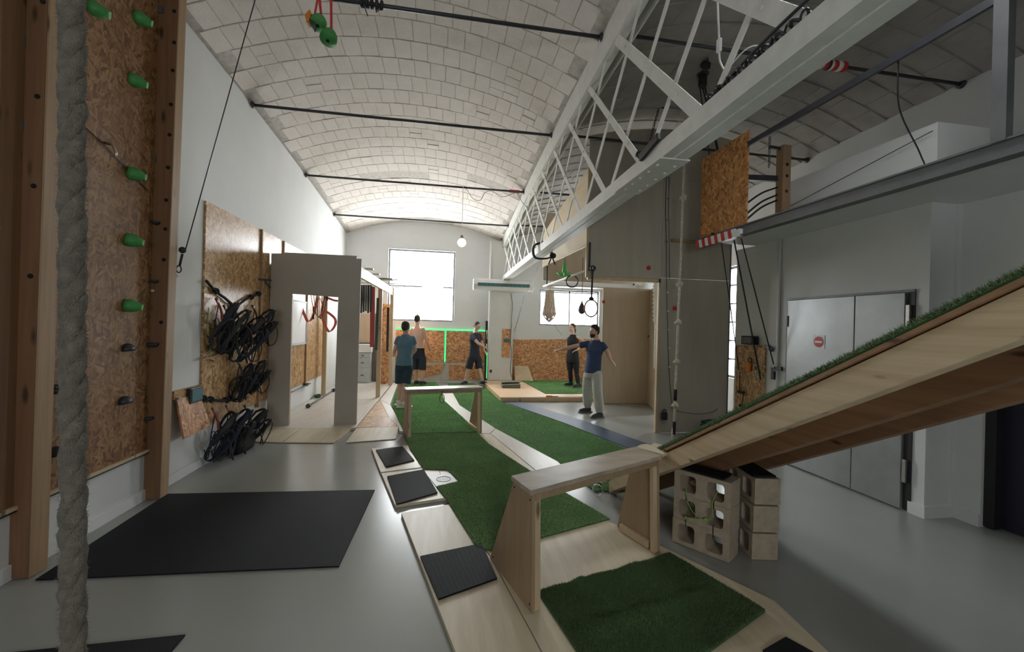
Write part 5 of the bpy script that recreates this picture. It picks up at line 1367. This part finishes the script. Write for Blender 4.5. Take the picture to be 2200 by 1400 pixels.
# light chain and padlock on the cave face
t = thing('light_chain', 'thin hanging cable with tiny lamps on the cave face', 'light chain', tuple(at(1437,870,YF-.03)))
pts = [at(px, py, YF-.03) for px, py in ((1432,380),(1430,450),(1432,530),(1432,600),(1434,680),(1436,760),(1440,830),(1444,880))]
MB().tube(curve(pts, 40), .005, 5).build('cable', M['steel_dark'], t)
pts2 = [p+Vector((.05,0,0)) for p in pts[:4]]; MB().tube(pts2, .004, 5).build('cable', M['steel_dark'], t)
for k in range(4): MB().tube([pts[0]+Vector((0,0,-.35*k)), pts[0]+Vector((.06,0,-.35*k))], .004, 5).build('rung', M['steel_dark'], t)
for py in (628, 668, 708, 748, 788): MB().ell(at(1434+(py-628)*.03, py, YF-.04), .014).build('tiny_lamp', M['white'], t)
MB().tube(curve([at(1448,880,YF-.03), at(1465,885,YF-.03), at(1500,889,YF-.03), at(1530,885,YF-.03), at(1542,878,YF-.03)], 24), .005, 5).build('lead', M['steel_dark'], t)
c = at(1427, 891, YF-.04)
t = thing('padlock', 'black padlock bag on the cave door post', 'padlock', (c.x, YF-.04, c.z-.07))
MB().obox(c+Vector((0,0,-.02)), (.045,0,0), (0,.03,0), (0,0,.06)).build('body', M['black'], t, bevel=.01)
MB().torus(c+Vector((0,0,.05)), .03, .008, (0,1,0), 16, 6, 1.3).build('shackle', M['black'], t)
q = onZ(1515, 925, .03)
t = thing('hose_coil', 'dark blue coiled rope on the floor at the cave foot', 'coil', (q.x, 6.2, .004))
hm2 = plain('dark_blue_rope', (.015,.02,.04), .6)
for k in range(11): MB().torus((q.x+.012*math.sin(k*2.1), 6.18-.012*math.cos(k*1.7), .03+.021*k), .27-.02*(k % 3)-.006*k, .018, (.08*math.sin(k),.06*math.cos(k*1.3),1), 30, 7).build('turn', hm2, t)
# wire net left of the pillar and slack cords between girder and wall
t = thing('slack_cord', 'thin slack cords from the girder end to the wide OSB sheet', 'cord', (2.2, 12.2, 1.3))
for pts in ([(2.05,9.0,3.0),(2.08,11.0,2.2),(2.12,12.2,1.5)], [(2.4,12.3,2.6),(2.25,12.3,1.9),(2.1,12.25,1.55)], [(2.9,11.0,2.05),(3.1,11.4,1.75),(3.5,12.0,1.45)]):
    MB().tube(curve(pts, 14), .005, 5).build('cord', M['steel_grey'], t)

# ================================================================ people
def remeshed(mb, name, mat, parent, vox=.010, smooth=6):
    tmp = bpy.data.objects.new('tmp_form', mb.mesh('tmp_form', origin_of(parent))); col.objects.link(tmp)
    r = tmp.modifiers.new('r', 'REMESH'); r.mode = 'VOXEL'; r.voxel_size = vox
    s = tmp.modifiers.new('s', 'SMOOTH'); s.factor = .5; s.iterations = smooth
    dg = bpy.context.evaluated_depsgraph_get(); me = bpy.data.meshes.new_from_object(tmp.evaluated_get(dg))
    bpy.data.objects.remove(tmp); me.name = name; me.materials.clear()
    me.polygons.foreach_set('use_smooth', [True]*len(me.polygons))
    return link_mesh(name, me, mat, parent)
def ringpts(c, rt, fw, a, b, n=18, fl=0.0):
    return [c+rt*(a*math.cos(t))+fw*(b*math.sin(t)) for t in [2*PI*k/n for k in range(n)]]
def person(lab, Y, J, face, head_face, skin, top=None, sleeve=.55, bottom=None, legwear='shorts', hair=None, beard=False, shoes=None, socks=None, shoe_dirs=None, female=False, zf=0.0, look='short'):
    P = {k: at(v[0], v[1], Y+v[2]) for k, v in J.items()}
    feet = (P['anA']+P['anB'])/2
    for k in ('shA', 'shB'):
        P[k] = P['neck']+(P[k]-P['neck'])*.90-Vector((0, 0, .022))
    t = thing('person', lab, 'person', (feet.x, feet.y, zf))
    up = (P['neck']-P['pel']).normalized()
    F = Vector((face[0], face[1], 0)).normalized(); R = Vector((F.y, -F.x, 0))     # R: the person's right-hand side
    if (P['shB']-P['shA']).dot(R) < 0: R = -R                                       # towards side B
    sk = plain('skin', skin, .55, var=.06)
    hipw = .165 if female else .158; shw = .165 if female else .19
    HC = P['head']; HF = Vector(head_face).normalized(); HR = Vector((HF.y, -HF.x, 0)).normalized(); HU = HR.cross(HF).normalized()
    if HU.z < 0: HU = -HU
    rot = Matrix((HR, HF, HU)).transposed()
    def torso(mb, g=0.0, lo=-.10, top_=True):
        Lt = (P['neck']-P['pel']).length; hw = abs((P['shB']-P['shA']).dot(R))/2
        prof = [(-.10, hipw*.82, .095), (-.02, hipw, .118), (.08, hipw*.97, .112), (.20, hipw*.80 if female else hipw*.93, .095), (min(.32, Lt*.54), hipw*.90, .10), (Lt*.66, max(shw*.90, hw+.005), .116 if not female else .125), (Lt*.80, hw+.030, .098), (Lt*.89, hw*.93, .080), (Lt*.955, hw*.55, .066), (Lt*1.0, .064, .060)]
        rs = []
        for h, a, b in prof:
            hh = h
            if hh < lo: continue
            rs.append(ringpts(P['pel']+up*hh, R, F, a+g, b+g))
        rs.sort(key=lambda q: (sum(q, Vector())/len(q)-P['pel']).dot(up))
        mb.rings(rs)
    def limb(mb, pts, rads, n=12, open_end=False):
        pts = [Vector(p) for p in pts]; q = []; rr = []
        for i in range(len(pts)-1):
            for k in range(6):
                s = k/6; q.append(pts[i].lerp(pts[i+1], s)); rr.append(lerp(rads[i], rads[i+1], s*s*(3-2*s)))
        q.append(pts[-1]); rr.append(rads[-1]); mb.tube(q, rr, n)
        for p, r in list(zip(pts, rads))[:len(pts)-(1 if open_end else 0)]: mb.ell(p, r*.97, None, 10, 8)
    b = MB(); torso(b)
    # neck and head
    limb(b, [P['neck']-up*.05, P['neck']+(HC-P['neck'])*.25, HC-HU*.03-HF*.015], [.07, .056, .055])
    hh = .118
    b.ell(HC+HU*.025-HF*.008, (.075, .094, .092), rot, 18, 14)
    b.ell(HC-HU*.035+HF*.022, (.060, .066, .080), rot, 16, 12)
    b.ell(HC-HU*.085+HF*.052, (.036, .030, .026), rot, 12, 8)          # chin
    b.tube([HC+HU*.015+HF*.085, HC-HU*.012+HF*.103, HC-HU*.028+HF*.108, HC-HU*.036+HF*.085], [.009, .012, .016, .012], 8)   # nose
    for s in (-1, 1):
        b.ell(HC+HR*(.077*s)-HU*.012-HF*.005, (.010, .020, .032), rot, 8, 8)     # ear
        b.ell(HC+HR*(.030*s)+HU*.022+HF*.075, (.022, .012, .008), rot, 8, 6)     # brow
    for S in 'AB':
        sh, el, wr = P['sh'+S], P['el'+S], P['wr'+S]
        f = .9 if female else 1.0
        limb(b, [sh, sh.lerp(el, .35), el, el.lerp(wr, .35), wr], [.054*f, .050*f, .040*f, .041*f, .027*f])
        d = (wr-el).normalized(); hd = P.get('ha'+S); hd = (hd-wr).normalized() if hd is not None else d
        sd = hd.cross(Vector((0, 0, 1))); sd = sd.normalized() if sd.length > .1 else R.copy()
        nr = sd.cross(hd).normalized()
        rt3 = Matrix((sd, nr, hd)).transposed()
        pc = wr+hd*.05; b.ell(pc, (.040, .018, .055), rt3, 12, 8)
        for k, (o, ln) in enumerate(((-.030, .062), (-.011, .075), (.009, .080), (.028, .070))):
            b0 = wr+hd*.088+sd*o; m1 = b0+hd*(ln*.5)-nr*.006; m2 = m1+hd*(ln*.42)-nr*.020
            b.tube([wr+hd*.06+sd*o*.9, b0, m1, m2], [.010, .0098, .0092, .0075], 8)
        b.tube([wr+hd*.025-sd*.028, wr+hd*.055-sd*.052, wr+hd*.085-sd*.056-nr*.008], [.012, .011, .009], 8)
        # leg
        hi, kn, an = P['hi'+S], P['kn'+S], P['an'+S]
        limb(b, [hi, hi.lerp(kn, .3), kn, kn.lerp(an, .35), an], [.090, .080, .054, .056, .036])
        fd = Vector((shoe_dirs[S][0], shoe_dirs[S][1], 0)).normalized()
        sole = Vector((an.x, an.y, zf)); 
        b.tube([an, sole-fd*.02+Vector((0,0,.05)), sole+fd*.09+Vector((0,0,.035)), sole+fd*.15+Vector((0,0,.022))], [.036, .036, .030, .018], 10)
    body = remeshed(b, 'body', sk, t, .0085, 4)
    em = plain('eye', (.03,.02,.02), .2); lm = plain('lips', tuple(k*.62 for k in skin), .5)
    for s in (-1, 1): MB().ell(HC+HR*(.030*s)+HU*.006+HF*.083, (.011, .007, .006), rot, 10, 8).build('eye', em, t)
    MB().ell(HC-HU*.058+HF*.083, (.020, .008, .006), rot, 10, 8).build('mouth', lm, t)
    # hair
    if hair:
        hmn = plain('hair', hair, .7, var=.3, scale=60, bmp=.6); hb = MB(); n = 0
        def cap(off, ra, rb, rc): hb.ell(HC+HU*off[2]+HF*off[1]+HR*off[0], (ra, rb, rc), rot, 18, 12)
        cap((0, -.018, .048), .080, .092, .082)
        cap((0, -.045, .010), .074, .062, .085)
        for s in (-1, 1): cap((.060*s, -.02, .015), .022, .05, .05)
        if look == 'quiff': cap((0, .035, .105), .05, .045, .035); cap((0, .0, .118), .055, .06, .03)
        if look == 'pony':
            cap((0, -.075, -.04), .05, .04, .07)
            hb.tube([HC-HF*.10+HU*.0, HC-HF*.125-HU*.05, HC-HF*.11-HU*.14, HC-HF*.09-HU*.19], [.03, .034, .028, .012], 10)
        if look == 'bun': hb.ell(HC-HF*.095-HU*.01, .045, None, 12, 10)
        if look == 'spike': hb.lathe([(.03, 0), (.02, .03), (.006, .06)], HC+HU*.11-HF*.0, tuple(HU), 10)
        remeshed(hb, 'hair', hmn, t, .009, 2)
        if beard:
            bb = MB(); bb.ell(HC-HU*.07+HF*.035, (.062, .062, .052), rot, 16, 10); bb.ell(HC-HU*.095+HF*.058, (.040, .034, .034), rot, 12, 8)
            remeshed(bb, 'beard', hmn, t, .009, 2)
    # clothing
    if top:
        sm = plain('shirt_cloth', top, .85, var=.12, scale=14, bmp=.35); s_ = MB(); torso(s_, .016, -.03 if female else -.12)
        for S in 'AB':
            sh, el = P['sh'+S], P['el'+S]
            if sleeve > 0: limb(s_, [P['neck']-up*.06+(sh-P['neck'])*.4, sh, sh.lerp(el, sleeve)], [.058, .063, .064], 14, True)
            else: limb(s_, [P['neck']-up*.04+(sh-P['neck'])*.35, P['neck']-up*.09+(sh-P['neck'])*.72], [.05, .06])
        remeshed(s_, 'shirt', sm, t, .011, 4)
    if bottom:
        bm2 = plain('trouser_cloth', bottom, .9, var=.10, scale=12, bmp=.35); s_ = MB()
        s_.rings([ringpts(P['pel']+up*h, R, F, a, bb_) for h, a, bb_ in ((-.13, hipw*.95, .115), (-.05, hipw+.016, .132), (.05, hipw+.012, .126), (.13, hipw*.90+.012, .108))])
        for S in 'AB':
            hi, kn, an = P['hi'+S], P['kn'+S], P['an'+S]
            if legwear == 'loose': limb(s_, [hi, hi.lerp(kn, .5), kn, kn.lerp(an, .6), an.lerp(kn, .10)], [.112, .105, .094, .094, .072], 14, True)
            elif legwear == 'tight': limb(s_, [hi, hi.lerp(kn, .3), kn, kn.lerp(an, .35), an.lerp(kn, .12)], [.101, .092, .062, .064, .044])
            else: limb(s_, [hi, hi.lerp(kn, .45), hi.lerp(kn, .86)], [.104, .102, .104], 14, True)
        remeshed(s_, 'trousers' if legwear == 'loose' else ('leggings' if legwear == 'tight' else 'shorts'), bm2, t, .011, 4)
    for S in 'AB':
        an = P['an'+S]; fd = Vector((shoe_dirs[S][0], shoe_dirs[S][1], 0)).normalized(); sd = Vector((fd.y, -fd.x, 0)); sole = Vector((an.x, an.y, zf+.002))
        if socks:
            MB().tube([sole+Vector((0,0,.07)), an.lerp(P['kn'+S], .10)], [.044, .045], 14).build('sock', plain('sock_cloth', socks, .9), t)
        if shoes:
            s_ = MB()
            s_.tube([sole-fd*.06+Vector((0,0,.05)), sole-fd*.01+Vector((0,0,.060)), sole+fd*.08+Vector((0,0,.048)), sole+fd*.15+Vector((0,0,.038)), sole+fd*.19+Vector((0,0,.034))], [.040, .050, .046, .042, .026], 12)
            s_.tube([sole+Vector((0,0,.05)), sole-fd*.005+Vector((0,0,.105))], [.050, .048], 12)
            o = remeshed(s_, 'shoe', plain('shoe_upper', shoes, .6), t, .009, 3)
            MB().slab([tuple((sole+fd*a_+sd*b_)[:2]) for a_, b_ in ((-.09,-.028),(-.09,.028),(-.05,.040),(.05,.040),(.13,.047),(.20,.030),(.215,0),(.20,-.030),(.13,-.047),(.05,-.040),(-.05,-.040))], zf+.004, zf+.030).build('sole', plain('shoe_sole', tuple(min(1, k*1.6+.05) for k in shoes), .6), o)
    return t, P

J1 = dict(head=(1277,712,0), neck=(1280,730,0), pel=(1273,797,0), shA=(1263,736,.13), shB=(1296,739,-.13), elA=(1233,744,.20), wrA=(1206,751,.16), haA=(1192,752,.15),
          elB=(1306,757,-.16), wrB=(1311,772,-.24), haB=(1319,780,-.28), hiA=(1265,806,.09), hiB=(1282,806,-.09), knA=(1261,839,.18), knB=(1284,842,-.20), anA=(1263,877,.28), anB=(1289,890,-.24))
sk1 = (.55,.33,.24)
person('bearded man in navy T-shirt and pale grey trousers with outstretched arms', 7.92, J1, (-.80,-.60), (-1,-.25,.0), sk1, (.030,.05,.12), .62, (.42,.42,.38), 'loose', (.02,.016,.015), True, (.045,.045,.045), None, {'A': (-1,-.15), 'B': (-1,-.35)}, look='quiff')
J2 = dict(head=(1229,704,0), neck=(1231,718,0), pel=(1230,768,0), shA=(1222,724,.13), shB=(1241,724,-.10), elA=(1219,740,.18), wrA=(1221,753,.12), haA=(1223,758,.04), elB=(1254,733,-.16), wrB=(1241,751,-.24), haB=(1233,754,-.22),
          hiA=(1224,775,.06), hiB=(1237,775,-.06), knA=(1225,801,.06), knB=(1239,803,-.06), anA=(1227,825,.1), anB=(1244,832,-.2))
person('woman in black sleeveless top and leggings with hands at her waist', 11.05, J2, (-.70,-.70), (-.85,-.55,0), (.60,.40,.32), (.018,.018,.022), 0, (.016,.017,.024), 'tight', (.05,.028,.02), False, (.02,.02,.022), (.62,.58,.48), {'A': (-1,-.1), 'B': (-.9,-.45)}, True, .115, look='pony')
J3 = dict(head=(1025,700,-.02), neck=(1021,714,0), pel=(1019,764,0), shA=(1012,719,-.10), shB=(1030,718,.10), elA=(1027,737,-.28), wrA=(1043,746,-.30), haA=(1050,751,-.3), elB=(1036,738,.12), wrB=(1040,752,-.02), haB=(1044,758,-.05),
          hiA=(1012,770,-.03), hiB=(1027,770,.03), knA=(1006,795,-.03), knB=(1030,795,-.05), anA=(1000,818,0), anB=(1037,819,-.05))
person('young man in dark T-shirt and black shorts standing beside the green upright', 11.95, J3, (.62,-.78), (.75,-.65,-.25), (.58,.40,.32), (.025,.03,.045), .62, (.022,.024,.035), 'shorts', (.06,.04,.03), False, (.03,.03,.04), (.55,.55,.55), {'A': (-.6,-.8), 'B': (.6,-.8)}, zf=.045)
J4 = dict(head=(897,686,0), neck=(897,700,0), pel=(900,760,0), shA=(886,706,.08), shB=(910,705,-.08), elA=(882,730,.22), wrA=(893,742,.3), haA=(899,744,.3), elB=(917,733,-.02), wrB=(922,747,.12), haB=(923,750,.2),
          hiA=(893,769,.04), hiB=(908,769,-.04), knA=(893,797,.04), knB=(907,798,-.04), anA=(894,826,.04), anB=(906,827,-.04))
t4, P4 = person('shirtless man in black shorts with a dark waist belt seen from behind', 11.75, J4, (.45,.89), (.35,.93,0), (.66,.42,.34), None, 0, (.022,.026,.04), 'shorts', (.06,.045,.035), False, (.05,.05,.055), (.5,.5,.5), {'A': (.4,.9), 'B': (.5,.85)}, zf=.055, look='spike')
bl = MB(); F4 = Vector((.45,.89,0)); R4 = Vector((.89,-.45,0)); u4 = (P4['neck']-P4['pel']).normalized()
bl.rings([ringpts(P4['pel']+u4*h, R4, F4, .166, .116) for h in (.10, .105, .155, .16)]); bl.build('waist_belt', M['black_fabric'], t4)
J5 = dict(head=(872,703,0), neck=(872,718,0), pel=(868,783,0), shA=(855,726,.03), shB=(888,726,-.03), elA=(848,752,.05), wrA=(846,764,.22), haA=(845,763,.32), elB=(892,752,.04), wrB=(884,762,.25), haB=(878,760,.34),
          hiA=(860,791,.03), hiB=(877,791,-.03), knA=(860,829,.0), knB=(870,829,-.10), anA=(857,866,.02), anB=(858,880,-.50))
J5['anB'] = (862,875,-.22); J5['anA'] = (858,866,.02)
person('woman in blue-grey T-shirt and dark shorts seen from behind at the far hurdle', 8.75, J5, (.45,.89), (.35,.93,0), (.52,.35,.28), (.10,.20,.29), .5, (.022,.05,.075), 'shorts', (.03,.025,.025), False, (.62,.62,.60), None, {'A': (.95,.2), 'B': (.95,.1)}, True, .055, look='bun')
